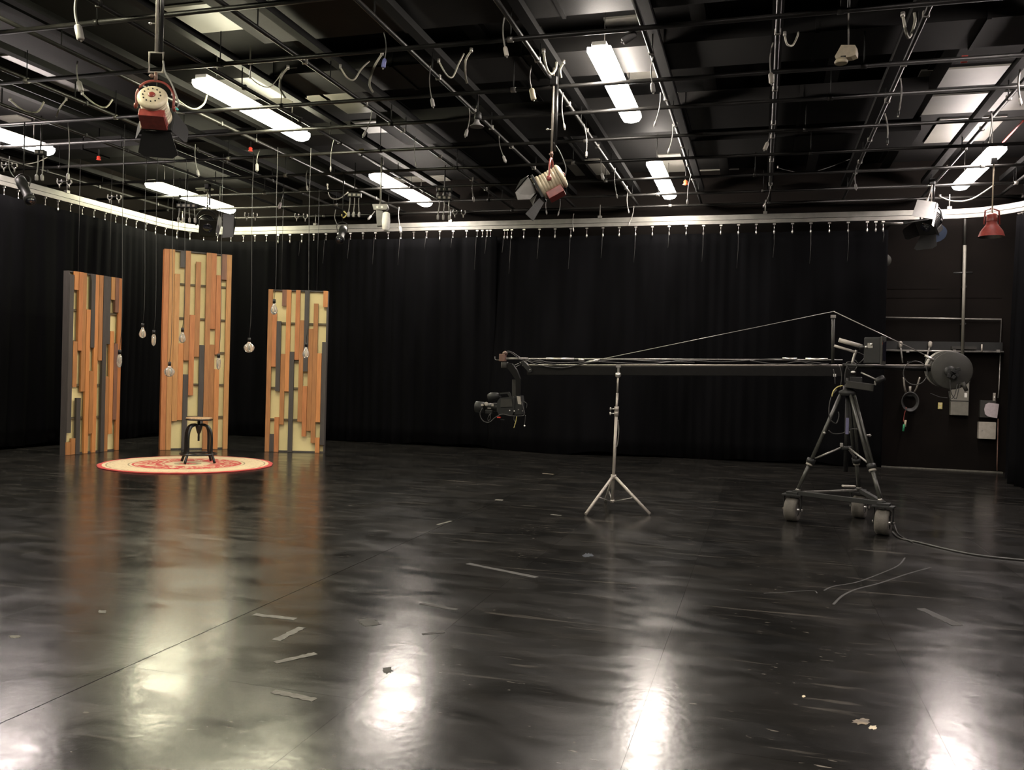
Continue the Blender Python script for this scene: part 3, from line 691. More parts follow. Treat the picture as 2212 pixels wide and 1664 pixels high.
# head at the far end: tube, motor box, drop arm
MB().tube(J(1093, 775, -.02), J(1141, 775, -.02), .013, n=10).build('head_tube', M['steel'], t)
MB().box(J(1086, 773), (.07, .08, .085), bev=.006).build('head_box', M['copper'], t)
MB().lathe([(.03, 0), (.03, .02), (.018, .035), (.004, .04)], J(1091, 766), n=14).build('head_cap', M['copper'], t)
MB().path(smooth_pts([J(1069, 771), J(1070, 777), J(1079, 778)]), .004).build('cable_hook', M['steel'], t)
MB().lathe([(.038, -.035), (.042, -.03), (.042, .03), (.038, .035)], J(1090, 789), n=18).build('pan_motor', M['darkgrey'], t)
g = MB(); prof = [(1097, 784), (1106, 786), (1116, 800), (1123, 818), (1122, 858), (1114, 858), (1114, 822), (1104, 806), (1096, 796)]
g.poly([J(x, y, -.03) for x, y in prof], .05, Vector((0, 1, 0))).build('drop_arm', M['boom'], t)
MB().poly([J(x, y, .06) for x, y in [(1106, 820), (1115, 820), (1115, 860), (1106, 860)]], .02, Vector((0, 1, 0))).build('inner_plate', M['darkgrey'], t)
MB().poly([J(x, y, -.05) for x, y in [(1121, 781), (1130, 780), (1150, 798), (1148, 804), (1142, 805)]], .10, Vector((0, 1, 0))).build('end_bracket', M['camgrey'], t)
for q in ((1124, 784), (1137, 783), (1145, 799)): MB().lathe([(.008, 0), (.008, .01), (.003, .013)], J(q[0], q[1], -.05), axis=(0, -1, 0), n=8).build('bolt', M['steel'], t)
MB().tube(J(1105, 791), J(1120, 786), .005, n=6).tube(J(1106, 797), J(1124, 788), .004, n=6).build('tie_rod', M['steel'], t)
for pp in ([(1088, 764), (1097, 759), (1108, 762), (1118, 769), (1126, 774)], [(1092, 764), (1102, 762), (1112, 768), (1122, 776), (1135, 780)], [(1125, 783), (1140, 778), (1160, 776), (1180, 783)]):
    MB().path(smooth_pts([J(x, y, -.05) for x, y in pp]), .004, n=5).build('head_cable', M['greycord'], t)

# video camera under the head
vc = J(1098, 880)
t = thing('video_camera', 'black broadcast video camera hanging from the left end of the crane, lens to the left', 'video camera', vc)
def yy(pts, w, name, m, off=0): MB().poly([J(x, y, -w/2+off) for x, y in pts], w, Vector((0, 1, 0))).build(name, m, t)
yy([(1074, 868), (1080, 860), (1107, 857), (1112, 860), (1111, 887), (1107, 897), (1078, 897), (1073, 888)], .15, 'body', M['camgrey'])
yy([(1082, 863), (1105, 862), (1107, 879), (1081, 880)], .17, 'side_panel', M['darkgrey'])
yy([(1110, 855), (1125, 855), (1127, 868), (1126, 896), (1110, 896)], .12, 'rear_adapter', M['camgrey'])
yy([(1116, 856), (1124, 857), (1126, 874), (1119, 873)], .135, 'connector_panel', M['boxwhite'])
yy([(1078, 849), (1098, 847), (1101, 849), (1104, 858), (1100, 858), (1096, 851), (1080, 852)], .035, 'carry_handle', M['camgrey'])
MB().lathe([(.040, 0), (.052, .03), (.046, .09), (.03, .14)], J(1055, 859), axis=(.95, 0, .2), n=16).build('viewfinder', M['camgrey'], t)
MB().tube(J(1068, 856), J(1082, 858), .018, n=10).build('viewfinder_arm', M['black'], t)
g = MB(); g.lathe([(.062, 0), (.066, .004), (.062, .10), (.045, .11)], J(1028, 879), axis=(1, 0, -.03), n=24); g.build('lens_hood', M['camgrey'], t)
MB().lathe([(.045, 0), (.045, .12), (.05, .13), (.05, .2), (.04, .25)], J(1043, 879), axis=(1, 0, 0), n=20).build('lens_barrel', M['black'], t)
MB().lathe([(.058, -.002), (.04, .006)], J(1028, 879), axis=(1, 0, -.03), n=20).build('front_glass', M['lens'], t)
MB().box(J(1057, 890, -.05), (.09, .06, .05), bev=.01).build('zoom_servo', M['black'], t)
MB().lathe([(.02, 0), (.024, .004), (.024, .012), (.015, .016)], J(1051, 873, -.07), axis=(0, -1, 0), n=16).build('focus_disc', M['boxwhite'], t)
MB().box(J(1042, 875, -.06), (.03, .01, .022)).box(J(1064, 875, -.06), (.025, .01, .03)).box(J(1057, 882, -.06), (.04, .01, .008)).build('lens_markings', M['boxwhite'], t)
for q, m_ in (((1101, 887), 'white'), ((1111, 888), 'white'), ((1120, 885), 'steel'), ((1129, 888), 'chrome')):
    MB().box(J(q[0], q[1], -.09), (.012, .01, .012)).build('switch', M[m_], t)
MB().box(J(1078, 902, -.05), (.04, .03, .014)).build('release_lever', M['redbright'], t)
MB().box(J(1086, 907, -.03), (.05, .03, .01)).build('wedge_plate', M['camgrey'], t)
for pp, m_, r in (([(1042, 882), (1037, 893), (1040, 905), (1048, 912), (1058, 912), (1070, 902), (1085, 895), (1100, 898), (1120, 899), (1133, 896), (1130, 880), (1127, 868)], 'greycord', .005), ([(1060, 893), (1054, 903), (1055, 909), (1059, 905), (1059, 895)], 'greycord', .004),
                  ([(1116, 900), (1114, 912), (1110, 925)], 'yellow', .005), ([(1111, 898), (1110, 906), (1113, 912)], 'greycord', .004), ([(1135, 897), (1134, 910), (1133, 917)], 'greycord', .003), ([(1130, 867), (1138, 872), (1137, 882)], 'greycord', .003)):
    MB().path(smooth_pts([J(x, y, -.1) for x, y in pp]), r, n=5).build('camera_cable', M[m_], t)
MB().lathe([(.002, -.012), (.012, 0), (.002, .012)], J(1133, 920, -.1), n=8).build('cable_end', M['white'], t)

# monitor and bracket tubes beside the mast
mc = J(1888, 758, -.18)
t = thing('field_monitor', 'boxy dark monitor with two pale arms, mounted above the crane pivot', 'monitor', mc)
R = Matrix.Rotation(-.35, 3, 'Z')
MB().box(mc, (.165, .15, .27), R, bev=.012).build('housing', M['camgrey'], t)
MB().box(mc+R@Vector((.088, 0, 0)), (.02, .165, .285), R, bev=.005).build('hood', M['darkgrey'], t)
MB().box(mc+R@Vector((.101, 0, 0)), (.004, .12, .2), R).build('screen', M['lens'], t)
MB().box(mc+R@Vector((-.02, -.078, .05)), (.05, .008, .05), R).build('badge_plate', M['steel'], t)
MB().box(mc+R@Vector((.095, -.07, .07)), (.006, .012, .03), R).build('tally_light', M['orange'], t)
def K(x, y, dy=-.18): return atY(x, y, YB+dy)
MB().tube(K(1812, 734.5), K(1862, 749), .022, n=12).build('mount_arm', M['boxwhite'], t)
MB().tube(K(1802, 747), K(1848, 761), .013, n=12).build('mount_arm', M['boxwhite'], t)
MB().tube(K(1856, 752, -.2), K(1880, 749, -.2), .02, n=12).build('swivel', M['black'], t)
MB().lathe([(.005, -.014), (.016, 0), (.005, .014)], K(1871, 750, -.24), n=10).lathe([(.005, -.012), (.013, 0), (.005, .012)], K(1882, 744, -.26), n=10).build('swivel_knob', M['chrome'], t)
MB().path(smooth_pts([K(1850, 757), K(1846, 767), K(1841, 786)]), .014, n=8).build('mount_post', M['steel'], t)

# ------------------------------------------------------------------ rolling tripod
wl = [atZ(1711, 1126, 0), atZ(1907, 1156, 0), atZ(1856, 1119, 0)]
for q in wl: q.z = 0
cen = (wl[0]+wl[1]+wl[2])/3; hubp = Vector((cen.x, cen.y, 1.36))
t = thing('tripod_dolly', 'black heavy tripod on three fat wheels carrying the camera crane', 'tripod', (cen.x, cen.y, 0))
MB().lathe([(.05, -.02), (.09, -.01), (.09, .03), (.05, .05), (.05, .09)], hubp, n=24).build('crown', M['camgrey'], t)
MB().tube(hubp+Vector((0, 0, .07)), Vector((cen.x, cen.y, 1.53)), .03, n=14).build('head_post', M['black'], t)
MB().tube(hubp+Vector((0, 0, -.02)), Vector((cen.x, cen.y, .55)), .022, n=12).build('centre_column', M['black'], t)
MB().box(Vector((cen.x, cen.y-.03, 1.03)), (.03, .01, .17)).build('lilac_tape_strip', M['lilac'], t)
spz = .80; sp = Vector((cen.x, cen.y, spz))
MB().lathe([(.03, -.02), (.05, -.02), (.05, .02), (.03, .02)], sp, n=14).build('spreader_hub', M['camgrey'], t)
MB().box(sp+Vector((-.05, -.03, .03)), (.03, .02, .04), bev=.004).build('spreader_latch', M['steel'], t)
WR = .125
for k, q in enumerate(wl):
    d = (q-Vector((cen.x, cen.y, 0))).normalized(); s = Vector((-d.y, d.x, 0))
    foot = q-d*.05+Vector((0, 0, .335)); a = hubp+d*.07
    kn = a.lerp(foot, .70)
    MB().tube(a+s*.022, kn+s*.022, .016, n=10).build('upper_leg', M['leg'], t)
    MB().tube(a-s*.022, kn-s*.022, .016, n=10).build('upper_leg', M['leg'], t)
    MB().tube(kn+(a-kn).normalized()*.02, foot, .021, n=10).build('lower_leg', M['leg'], t)
    dd = (foot-kn).normalized()
    MB().tube(kn-dd*.03, kn+dd*.02, .045, n=12).build('leg_collar', M['camgrey'], t)
    MB().tube(kn+dd*.02, kn+dd*.045, .036, n=12).build('collar_ring', M['boxwhite'], t)
    kk = a.lerp(foot, .40); MB().tube(kk+s*.02, kk+s*.075, .011, n=8).lathe([(.004, -.015), (.018, 0), (.004, .015)], kk+s*.08, n=8).build('leg_knob', M['steel'], t)
    br = a.lerp(foot, .67); MB().tube(sp+d*.05, br-d*.03, .010, n=8).build('spreader_arm', M['steel'], t)
    MB().lathe([(.012, -.02), (.03, 0), (.012, .02)], foot, n=10).build('ankle', M['steel'], t)
    # wheel yoke
    ax = Vector((.95, -.30, 0)).normalized(); tv = Vector((-ax.y, ax.x, 0)); wc = q+Vector((0, 0, WR))
    Rm = Matrix((ax, tv, Vector((0, 0, 1)))).transposed()
    MB().box(wc+Vector((0, 0, .155)), (.20, .14, .018), Rm, bev=.003).build('caster_plate', M['camgrey'], t)
    MB().box(wc+Vector((0, 0, .175)), (.12, .10, .03), Rm, bev=.005).build('swivel_block', M['camgrey'], t)
    MB().box(wc+ax*.088+Vector((0, 0, .07)), (.008, .05, .17), Rm).build('fork', M['camgrey'], t)
    MB().box(wc-ax*.088+Vector((0, 0, .07)), (.008, .05, .17), Rm).build('fork', M['camgrey'], t)
    wh = MB().lathe([(.065, -.055), (.105, -.066), (.122, -.055), (.125, -.02), (.121, 0), (.125, .02), (.122, .055), (.105, .066), (.065, .055)], wc, axis=ax, n=36, cap0=False, cap1=False).build('wheel', M['rubber'], t)
    MB().lathe([(.066, -.05), (.05, -.03), (.02, -.045), (.02, .045), (.05, .03), (.066, .05)], wc, axis=ax, n=24).build('rim', M['steel'], wh)
    MB().tube(wc-ax*.1, wc+ax*.105, .012, n=10).build('axle', M['chrome'], wh)
def barr(a, b_, z=.30, w=.05, h=.03):
    d = (b_-a); d.z = 0; L = d.length; d.normalize(); s = Vector((-d.y, d.x, 0)); R = Matrix((d, s, Vector((0, 0, 1)))).transposed()
    c = (a+b_)/2; return MB().box(Vector((c.x, c.y, z)), (L, w, h), R, bev=.003)
for a, b_, m_ in ((0, 1, 'camgrey'), (0, 2, 'steel'), (1, 2, 'camgrey')): barr(wl[a], wl[b_], .305, .045 if m_ != 'steel' else .02, .045 if m_ != 'steel' else .02).build('base_bar', M[m_], t)
MB().box(wl[2]+Vector((-.12, -.03, .345)), (.14, .06, .02), Matrix.Rotation(.3, 3, 'Z'), bev=.006).build('foot_rest', M['boxwhite'], t)
MB().path(smooth_pts([J(1808, 842, -.1), J(1797, 855, -.12), J(1791, 880, -.12), J(1793, 905, -.12), J(1806, 915, -.1), J(1812, 900, -.05), J(1811, 890, -.05)]), .006).build('drooping_cable', M['greycord'], t)
MB().path(smooth_pts([J(1820, 833, -.1), J(1808, 837, -.11), J(1800, 846, -.12), J(1797, 857, -.12)]), .007).build('yellow_cable', M['yellow'], t)
MB().path(smooth_pts([J(1790, 930, -.1), J(1800, 937, -.08), J(1820, 936, -.05), J(1840, 927, -.05), J(1856, 928, -.1)]), .005).build('sagging_cable', M['greycord'], t)
pts = [J(1858, 928, -.15), J(1868, 960, -.25), J(1888, 1020, -.4), J(1905, 1075, -.5)]+[atZ(1924, 1140, .01), atZ(1930, 1152, .008), atZ(1945, 1163, .008), atZ(1985, 1172, .008), atZ(2060, 1190, .008), atZ(2130, 1202, .008), atZ(2240, 1213, .008)]
tag(MB().path(smooth_pts(pts), .008, n=6).build('floor_cable', M['greycord'], loc=(pts[6].x, pts[6].y, 0)), 'grey cable running down the tripod and off across the floor to the right', 'cable')
pts = [atZ(1931, 1128, .06), atZ(1938, 1150, .008), atZ(1950, 1161, .008), atZ(1972, 1172, .008)]
tag(MB().path(smooth_pts(pts), .006, n=6).build('floor_cable', M['greycord'], loc=(pts[1].x, pts[1].y, 0)), 'short thin cable curling on the floor by the right tripod wheel', 'cable')

# ------------------------------------------------------------------ back wall fittings at the right
YW = 16.85
def Wp(x, y, d=0): return atY(x, y, YW-d)
def wallbox(x0, y0, x1, y1, dep, name, m, label=None, cat=None, bev=.008):
    a = Wp(x0, y1, dep); b_ = Wp(x1, y0, dep); c = (a+b_)/2; c.y = YW-dep/2-.001
    o = MB().box(c, (abs(b_.x-a.x), dep, abs(b_.z-a.z)), bev=bev).build(name, m, loc=(c.x, YW, c.z))
    if cat: tag(o, label, cat)
    return o, c
o, c = wallbox(2053, 806, 2095, 897, .12, 'breaker_panel', M['panelgrey'], 'tall grey breaker panel on the back wall behind the crane weights', 'electrical panel')
MB().box(c+Vector((0, -.063, -.12)), (.31, .006, .012)).build('door_seam', M['black'], o)
MB().box(c+Vector((.10, -.064, .26)), (.10, .008, .10)).build('latch', M['darkgrey'], o)
for (x0, y0, x1, y1, dep, nm, m_, lab, cat) in [(2117, 866, 2152, 902, .10, 'junction_box', 'darkgrey', 'dark grey wall box half covered by a pinned paper', 'electrical box'), (2114, 913, 2152, 948, .12, 'wall_box', 'boxwhite', 'pale square wall box below the paper, right of the breaker panel', 'electrical box'),
                                       (2026, 870, 2036, 884, .012, 'wall_outlet', 'yellow', 'small yellow outlet on the back wall left of the breaker panel', 'outlet'), (2145, 849, 2151, 867, .02, 'wall_switch', 'boxwhite', 'narrow white switch above the pinned paper', 'switch')]:
    o, c = wallbox(x0, y0, x1, y1, dep, nm, M[m_], lab, cat, bev=.004)
    if nm == 'wall_box': MB().lathe([(.012, 0), (.012, .01)], c+Vector((-.08, -.06, 0)), axis=(0, -1, 0), n=10).build('lock', M['steel'], o)
    if nm == 'wall_outlet':
        for s in (-1, 1): MB().box(c+Vector((0, -.008, s*.03)), (.035, .004, .03)).build('socket', M['cream'], o)
    if nm == 'wall_switch': MB().box(c+Vector((0, -.014, 0)), (.015, .012, .03)).build('toggle', M['white'], o)
pp = [Wp(x, y, .115) for x, y in ((2136, 870), (2158, 873), (2154, 904), (2134, 900), (2128, 895), (2126, 884), (2129, 874))]
o = MB().poly(pp, .004, Vector((0, 1, 0))).build('pinned_paper', M['paper'], loc=pp[0]); tag(o, 'pinkish white paper pinned over the dark grey wall box', 'paper')
def wtube(pts, r, name, m, label, cat, d=.05):
    P = [Wp(x, y, d) for x, y in pts]; o = MB().path(P, r, n=10).build(name, M[m], loc=P[0]); return tag(o, label, cat)
t = thing('steel_pipe', 'tall pale vertical steel pipe on the bare back wall', 'pipe', Wp(2079, 775, .2))
MB().tube(Wp(2079, 772, .2), Wp(2084, 530, .2), .026, n=14).build('pipe', M['panelgrey'], t)
MB().tube(Wp(2084, 530, .2), Wp(2085, 460, .2), .02, n=10).build('upper_pipe', M['darkgrey'], t)
MB().tube(Wp(2060, 590, .2), Wp(2101, 589, .2), .015, n=8).build('cross_bar', M['camgrey'], t)
MB().box(Wp(2080, 752, .1), (.4, .19, .05)).build('wall_bracket', M['darkgrey'], t)
for y in (620, 700): MB().box(Wp(2080 if y > 650 else 2082, y, .1), (.06, .19, .03)).build('stand_off', M['camgrey'], t)
wtube([(1901, 686), (2163, 690), (2160, 760)], .014, 'wall_conduit', 'steel', 'thin conduit running high across the bare wall and turning down', 'conduit')
t = thing('door_rail', 'dark horizontal rail with a pale pipe beneath, on the back wall behind the monitor', 'rail', Wp(2040, 750, .05))
a = Wp(1900, 757, .12); b_ = Wp(2166, 740, .12)
MB().boxmm((a.x, YW-.12, a.z+.0), (b_.x, YW-.01, b_.z)).build('rail_beam', M['camgrey'], t)
MB().path([Wp(1903, 757, .17), Wp(2168, 761, .17)], .019, n=10).build('rail_pipe', M['steel'], t)
for x in (1960, 2060, 2155): MB().box(Wp(x, 759, .13), (.05, .12, .05)).build('pipe_bracket', M['steel'], t)
MB().tube(Wp(2121, 760, .18), Wp(2121, 744, .18), .014, n=8).build('peg', M['boxwhite'], t)
wtube([(2161, 762), (2158, 840), (2156, 860)], .009, 'wall_conduit', 'steel', 'thin conduit dropping from the rail down toward the white switch', 'conduit')
wtube([(2156, 905), (2154, 1000), (2154, 1018)], .009, 'wall_conduit', 'copper', 'reddish thin conduit dropping to the floor at the right of the wall boxes', 'conduit')
for (x0, y0, x1, y1, lab) in ((1945, 746, 1950, 784, 'upright pale rod hooked on the wall behind the boom tail'), (2009, 746, 1999, 784, 'slanting pale rod hooked on the wall left of the counterweights')):
    P = Wp(x1, y1, .2); t = thing('wall_rod', lab, 'rod', P, 'pale rods on the wall rail')
    MB().tube(P, Wp(x0, y0, .2), .014, n=8).build('shaft', M['cord'], t)
    MB().lathe([(.012, 0), (.032, .03), (.034, .10), (.012, .12)], Wp(x0, y0+6, .2), n=10).build('tip', M['boxwhite'], t)
# coiled cable on two prongs
t = thing('cable_hanger', 'two pale prongs on the back wall holding a coil of black cable', 'cable hanger', Wp(1966, 862, .05))
MB().path(smooth_pts([Wp(1952, 815, .25), Wp(1954, 838, .2), Wp(1958, 851, .03)]), .015, n=8).build('prong', M['stand'], t)
MB().path(smooth_pts([Wp(1987, 815, .25), Wp(1980, 838, .2), Wp(1973, 851, .03)]), .015, n=8).build('prong', M['stand'], t)
MB().box(Wp(1966, 853, .02), (.2, .03, .06)).build('back_plate', M['camgrey'], t)
tc = Wp(1965, 868, .1)
o = thing('cable_coil', 'coil of black cable with coloured plugs hanging from the wall prongs', 'cable', tc)
for k in range(5):
    MB().path([tc+Vector((.115*math.cos(i*math.pi/12)*(1+.05*k), -.015*k, (.13+.01*k)*math.sin(i*math.pi/12))) for i in range(24)], .012, closed=True).build('loop', M['blackcord'], o)
MB().path(smooth_pts([tc+Vector((-.06, -.05, -.1)), tc+Vector((-.09, -.05, -.25)), tc+Vector((-.1, -.05, -.36))]), .007).build('tail', M['red'], o)
MB().tube(Wp(1956, 908, .15), Wp(1955, 922, .15), .018, n=8).build('cream_plug', M['cream'], o)
MB().tube(Wp(1953, 917, .17), Wp(1951, 932, .17), .018, n=8).build('green_plug', M['green'], o)
MB().tube(Wp(1966, 835, .15), Wp(1966, 846, .15), .02, n=8).build('pale_plug', M['boxwhite'], o)
# floor sill along the wall
a = Wp(1893, 1010, .08); b_ = Wp(2160, 1022, .08)
struct(MB().boxmm((a.x-.3, YW-.07, 0), (b_.x+.05, YW-.001, .018)).build('trim_1', M['tan']))
# plywood lines of the big wall door
for k, (x0, y0, x1, y1) in enumerate([(1903, 624, 2030, 626), (1903, 643, 2165, 646)]):
    struct(MB().boxmm((Wp(x0, y0).x, YW-.008, Wp(x0, y0).z-.006), (Wp(x1, y1).x, YW-.001, Wp(x0, y0).z+.006)).build('trim_%d' % (k+2), M['wall']))
o = MB().lathe([(.02, 0), (.11, .004), (.12, .014), (.02, .016)], Wp(1910, 563, .02), axis=(0, -1, 0), n=20).build('wall_disc', M['darkgrey'], loc=Wp(1910, 563, 0)); tag(o, 'small dark round plate on the wall at the curtain edge', 'plate')
t = thing('wall_light', 'slim pale strip on the wall top just under the track at the curtain end', 'strip', Wp(1930, 482, .2))
MB().tube(Wp(1902, 483, .2), Wp(1955, 483, .2), .028, n=10).build('tube', M['steel'], t); MB().box(Wp(1956, 482, .2), (.06, .06, .06)).build('end_cap', M['camgrey'], t)
MB().tube(Wp(1930, 483, .2), Wp(1930, 483, .0), .012, n=8).build('stem', M['camgrey'], t)

# ------------------------------------------------------------------ stage lights
def frame_from(aim):
    a = Vector(aim).normalized(); s = Vector((0, 0, 1)).cross(a)
    s.normalize(); u = a.cross(s); return a, s, u
def spotlight(P, aim, poletop, sc, label, body='cream', base='red', flaps=(.9, .9, .9, .9), flapm='black', cap='cream', group='stage spotlights', yoke='red'):
    a, s, u = frame_from(aim); P = Vector(P)
    t = thing('spotlight', label, 'stage light', P, group)
    g = MB(); r = .14*sc
    prof = []; n = 6
    for i in range(n):
        z = -.11*sc+i*.22*sc/n; prof += [(r*.97, z), (r*.97, z+.024*sc), (r*.90, z+.028*sc), (r*.90, z+.035*sc)]
    prof += [(r*.97, .11*sc), (r*1.02, .12*sc), (r*1.02, .15*sc)]
    g.lathe(prof, P, axis=a, n=32).build('housing', M[body], t)
    bc = MB().lathe([(r*1.0, -.115*sc), (r*1.06, -.125*sc), (r*1.05, -.145*sc), (r*.85, -.165*sc), (r*.35, -.175*sc), (.005, -.175*sc)], P, axis=a, n=32, cap0=False).build('back_cap', M[cap], t)
    MB().lathe([(.035*sc, 0), (.035*sc, .006*sc), (.02*sc, .012*sc)], P-a*.175*sc, axis=-a, n=18).build('centre_knob', M[base], bc)
    h0 = None
    for i in range(12):
        an = i*math.pi/6; c = P-a*.171*sc+(s*math.cos(an)+u*math.sin(an))*.085*sc
        MB().lathe([(.0075*sc, -.004), (.0075*sc, .006*sc)], c, axis=-a, n=8).build('vent_hole', M['black'], bc)
    Rm = Matrix((a, s, u)).transposed()
    MB().box(P-u*.155*sc+a*.01, (.20*sc, .25*sc, .09*sc), Rm, bev=.006*sc).build('base_box', M[base], t)
    MB().box(P-u*.155*sc-s*.126*sc+a*.01, (.16*sc, .006*sc, .05*sc), Rm).build('name_plate', M[base], t)
    MB().box(P+a*.165*sc, (.03*sc, .30*sc, .30*sc), Rm, bev=.004).build('front_ring', M['camgrey'] if base == 'red' else M['black'], t)
    MB().lathe([(.12*sc, 0), (.08*sc, .03*sc), (.002, .04*sc)], P+a*.155*sc, axis=a, n=24).build('lens', M['lens'], t)
    c = P+a*.185*sc
    if flaps is None: flaps_ = ()
    else: flaps_ = ((u, s, flaps[0], .8), (-u, s, flaps[1], .8), (s, u, flaps[2], .5), (-s, u, flaps[3], .5))
    for (d, e, k, shape) in flaps_:
        o_ = c+d*.15*sc; dr = (a*math.sin(k)+d*math.cos(k)).normalized(); L = .27*sc if shape > .6 else .24*sc
        w0, w1 = .14*sc, (.20*sc if shape > .6 else .11*sc)
        MB().poly([o_-e*w0, o_+e*w0, o_+e*w1+dr*L*.85, o_+e*w1*.7+dr*L, o_-e*w1*.7+dr*L, o_-e*w1+dr*L*.85], .004).build('barn_door', M[flapm], t)
    # yoke: U-strap through the sides and over the top
    up_ = Vector((0, 0, 1)); yk = [P-s*.175*sc, P-s*.18*sc+up_*.14*sc, P-s*.11*sc+up_*.24*sc, P+up_*.27*sc, P+s*.11*sc+up_*.24*sc, P+s*.18*sc+up_*.14*sc, P+s*.175*sc]
    MB().path(smooth_pts(yk, 4), .013*sc, n=8).build('yoke', M[yoke], t)
    for q in (-1, 1): MB().lathe([(.012*sc, 0), (.03*sc, .008*sc), (.03*sc, .03*sc), (.012*sc, .035*sc)], P+s*q*.17*sc, axis=s*q, n=12).build('tilt_knob', M[yoke], t)
    yt = P+up_*.27*sc
    MB().tube(yt, yt+up_*.09*sc, .018*sc, n=10).lathe([(.01*sc, -.02*sc), (.03*sc, 0), (.01*sc, .02*sc)], yt+up_*.05*sc+s*.04*sc, n=10).build('spigot', M['copper'] if base == 'red' else M['steel'], t)
    return t, yt+up_*.09*sc, (a, s, u)
def hanger_pole(t, b_, top, r=.015, bracket=True):
    if bracket:
        v = rv; g = MB()
        g.path([b_+v*x+Vector((0, 0, z)) for x, z in ((-.06, .0), (-.06, .17), (.06, .17), (.06, 0))], .011, n=6, closed=True).build('stirrup', M['boxwhite'], t)
        b_ = b_+Vector((0, 0, .17))
    MB().tube(b_, Vector((b_.x, b_.y, top)), r, n=10).build('pole', M['stand'], t)
    MB().tube(b_+rv*.04+Vector((0, 0, .0)), Vector((b_.x, b_.y, top))+rv*.04, r*1.25, n=10).build('outer_pole', M['blackgloss'], t)
    MB().tube(b_+Vector((0, 0, .25)), b_+Vector((0, 0, .25))-rv*.05, .006, n=6).lathe([(.006, -.012), (.018, 0), (.006, .012)], b_+Vector((0, 0, .25))-rv*.055, n=8).build('pole_knob', M['chrome'], t)
    MB().box(Vector((b_.x, b_.y, ZP+.0)), (.09, .08, .10), bev=.01).build('grid_clamp', M['black'], t)
P = atD(335, 232, 7.45)
t, yt, fr = spotlight(P, (-.42, .86, -.50), None, .84, 'red and cream spotlight at upper left, its vented back to the viewer', flaps=(.9, .9, 1.1, 1.1))
hanger_pole(t, yt, 5.3, .014)
MB().path(smooth_pts([yt+rv*.06+Vector((0, 0, .1)), yt+rv*.08+Vector((0, 0, 0)), yt+rv*.14+Vector((0, 0, -.10)), P+rv*.2+Vector((0, 0, .05)), P+rv*.19]), .008).build('power_cable', M['cord'], t)
MB().path(smooth_pts([P-rv*.13+Vector((0, 0, -.05)), P-rv*.125+Vector((0, 0, -.12)), P-rv*.12+Vector((0, 0, -.19))]), .006).build('pull_cord', M['cream'], t)
MB().tube(P+rv*.18+Vector((0, 0, 0)), P+rv*.2+Vector((0, 0, -.015)), .008, n=6).build('teal_tape_band', M['teal'], t)
P = atD(1190, 393, 9.75)
t, yt, fr = spotlight(P, (-.86, -.10, -.48), None, .95, 'red and cream spotlight at centre, seen from its side with barn doors open', flaps=None)
def bd(pts, m, th=.004): MB().poly([atD(*q) for q in pts], th).build('barn_door', M[m], t)
bd([(1141, 383, 9.62), (1113, 416, 9.5), (1118, 432, 9.5), (1145, 431, 9.6), (1157, 417, 9.66), (1152, 400, 9.68)], 'greyflap')
bd([(1165, 428, 9.62), (1175, 438, 9.62), (1152, 478, 9.5), (1135, 462, 9.5)], 'black')
bd([(1144, 432, 9.72), (1160, 420, 9.72), (1151, 444, 9.7)], 'greyflap')
bd([(1146, 385, 9.72), (1149, 384, 9.8), (1160, 396, 9.85), (1157, 401, 9.75)], 'cream')
bd([(1138, 383, 9.9), (1142, 379, 10.0), (1124, 390, 10.1), (1113, 412, 10.0)], 'black')
hanger_pole(t, yt, 4.95, .014, bracket=False)
MB().path(smooth_pts([yt+Vector((.02, 0, .1)), yt+Vector((.1, 0, -.02)), P+Vector((.17, 0, .15)), P+Vector((.16, 0, .05))]), .006).build('power_cable', M['greycord'], t)
MB().path(smooth_pts([P+Vector((-.05, -.05, -.14)), P+Vector((.02, -.06, -.19)), P+Vector((.10, -.05, -.15)), P+Vector((.14, -.03, -.08))]), .004).build('safety_loop', M['greycord'], t)
P = atD(447, 486, 15.9)
t, yt, fr = spotlight(P, (.55, -.62, -.45), None, 1.0, 'black spotlight with open barn doors, hanging above the tall flat', body='black', base='black', cap='black', yoke='black', flaps=None)
hanger_pole(t, yt, 4.8, .012, bracket=False)
q = atD(487, 486, 12.9)
g = MB().poly([atD(473, 462, 15.6), atD(480, 478, 15.4), atD(471, 513, 15.5), atD(466, 500, 15.7)], .004); g.build('side_flap', M['palecard'], t)
MB().poly([atD(482, 462, 15.6), atD(506, 464, 15.8), atD(510, 482, 15.8), atD(504, 512, 15.8), atD(480, 514, 15.6)], .004).build('side_flap', M['black'], t)
P = atD(2010, 480, 14.0)
t, yt, fr = spotlight(P, (-.45, -.55, -.52), None, .95, 'black spotlight by the right end of the track, one pale door raised', body='black', base='black', cap='black', yoke='black', flaps=(1.2, 1.0, .9, .9), flapm='black')
hanger_pole(t, yt, 4.83, .012, bracket=False)
MB().poly([atD(1982, 431, 13.6), atD(2022, 437, 13.6), atD(2015, 474, 13.45), atD(1970, 466, 13.45)], .004).build('raised_door', M['greyflap'], t)
MB().poly([atD(2024, 438, 13.6), atD(2027, 442, 13.7), atD(2017, 490, 13.5), atD(2013, 486, 13.45)], .004).build('edge_door', M['white'], t)
MB().poly([atD(2027, 452, 14.2), atD(2040, 453, 14.2), atD(2039, 473, 14.2), atD(2022, 471, 14.2)], .004).build('far_door', M['white'], t)
MB().poly(smooth_pts([atD(2036, 486, 14.1), atD(2046, 498, 14.1), atD(2040, 515, 14.1), atD(2020, 524, 14.1), atD(2008, 518, 14.1)], 3), .01, Vector((0, 1, 0))).build('gel_sheet', M['blue'], t)
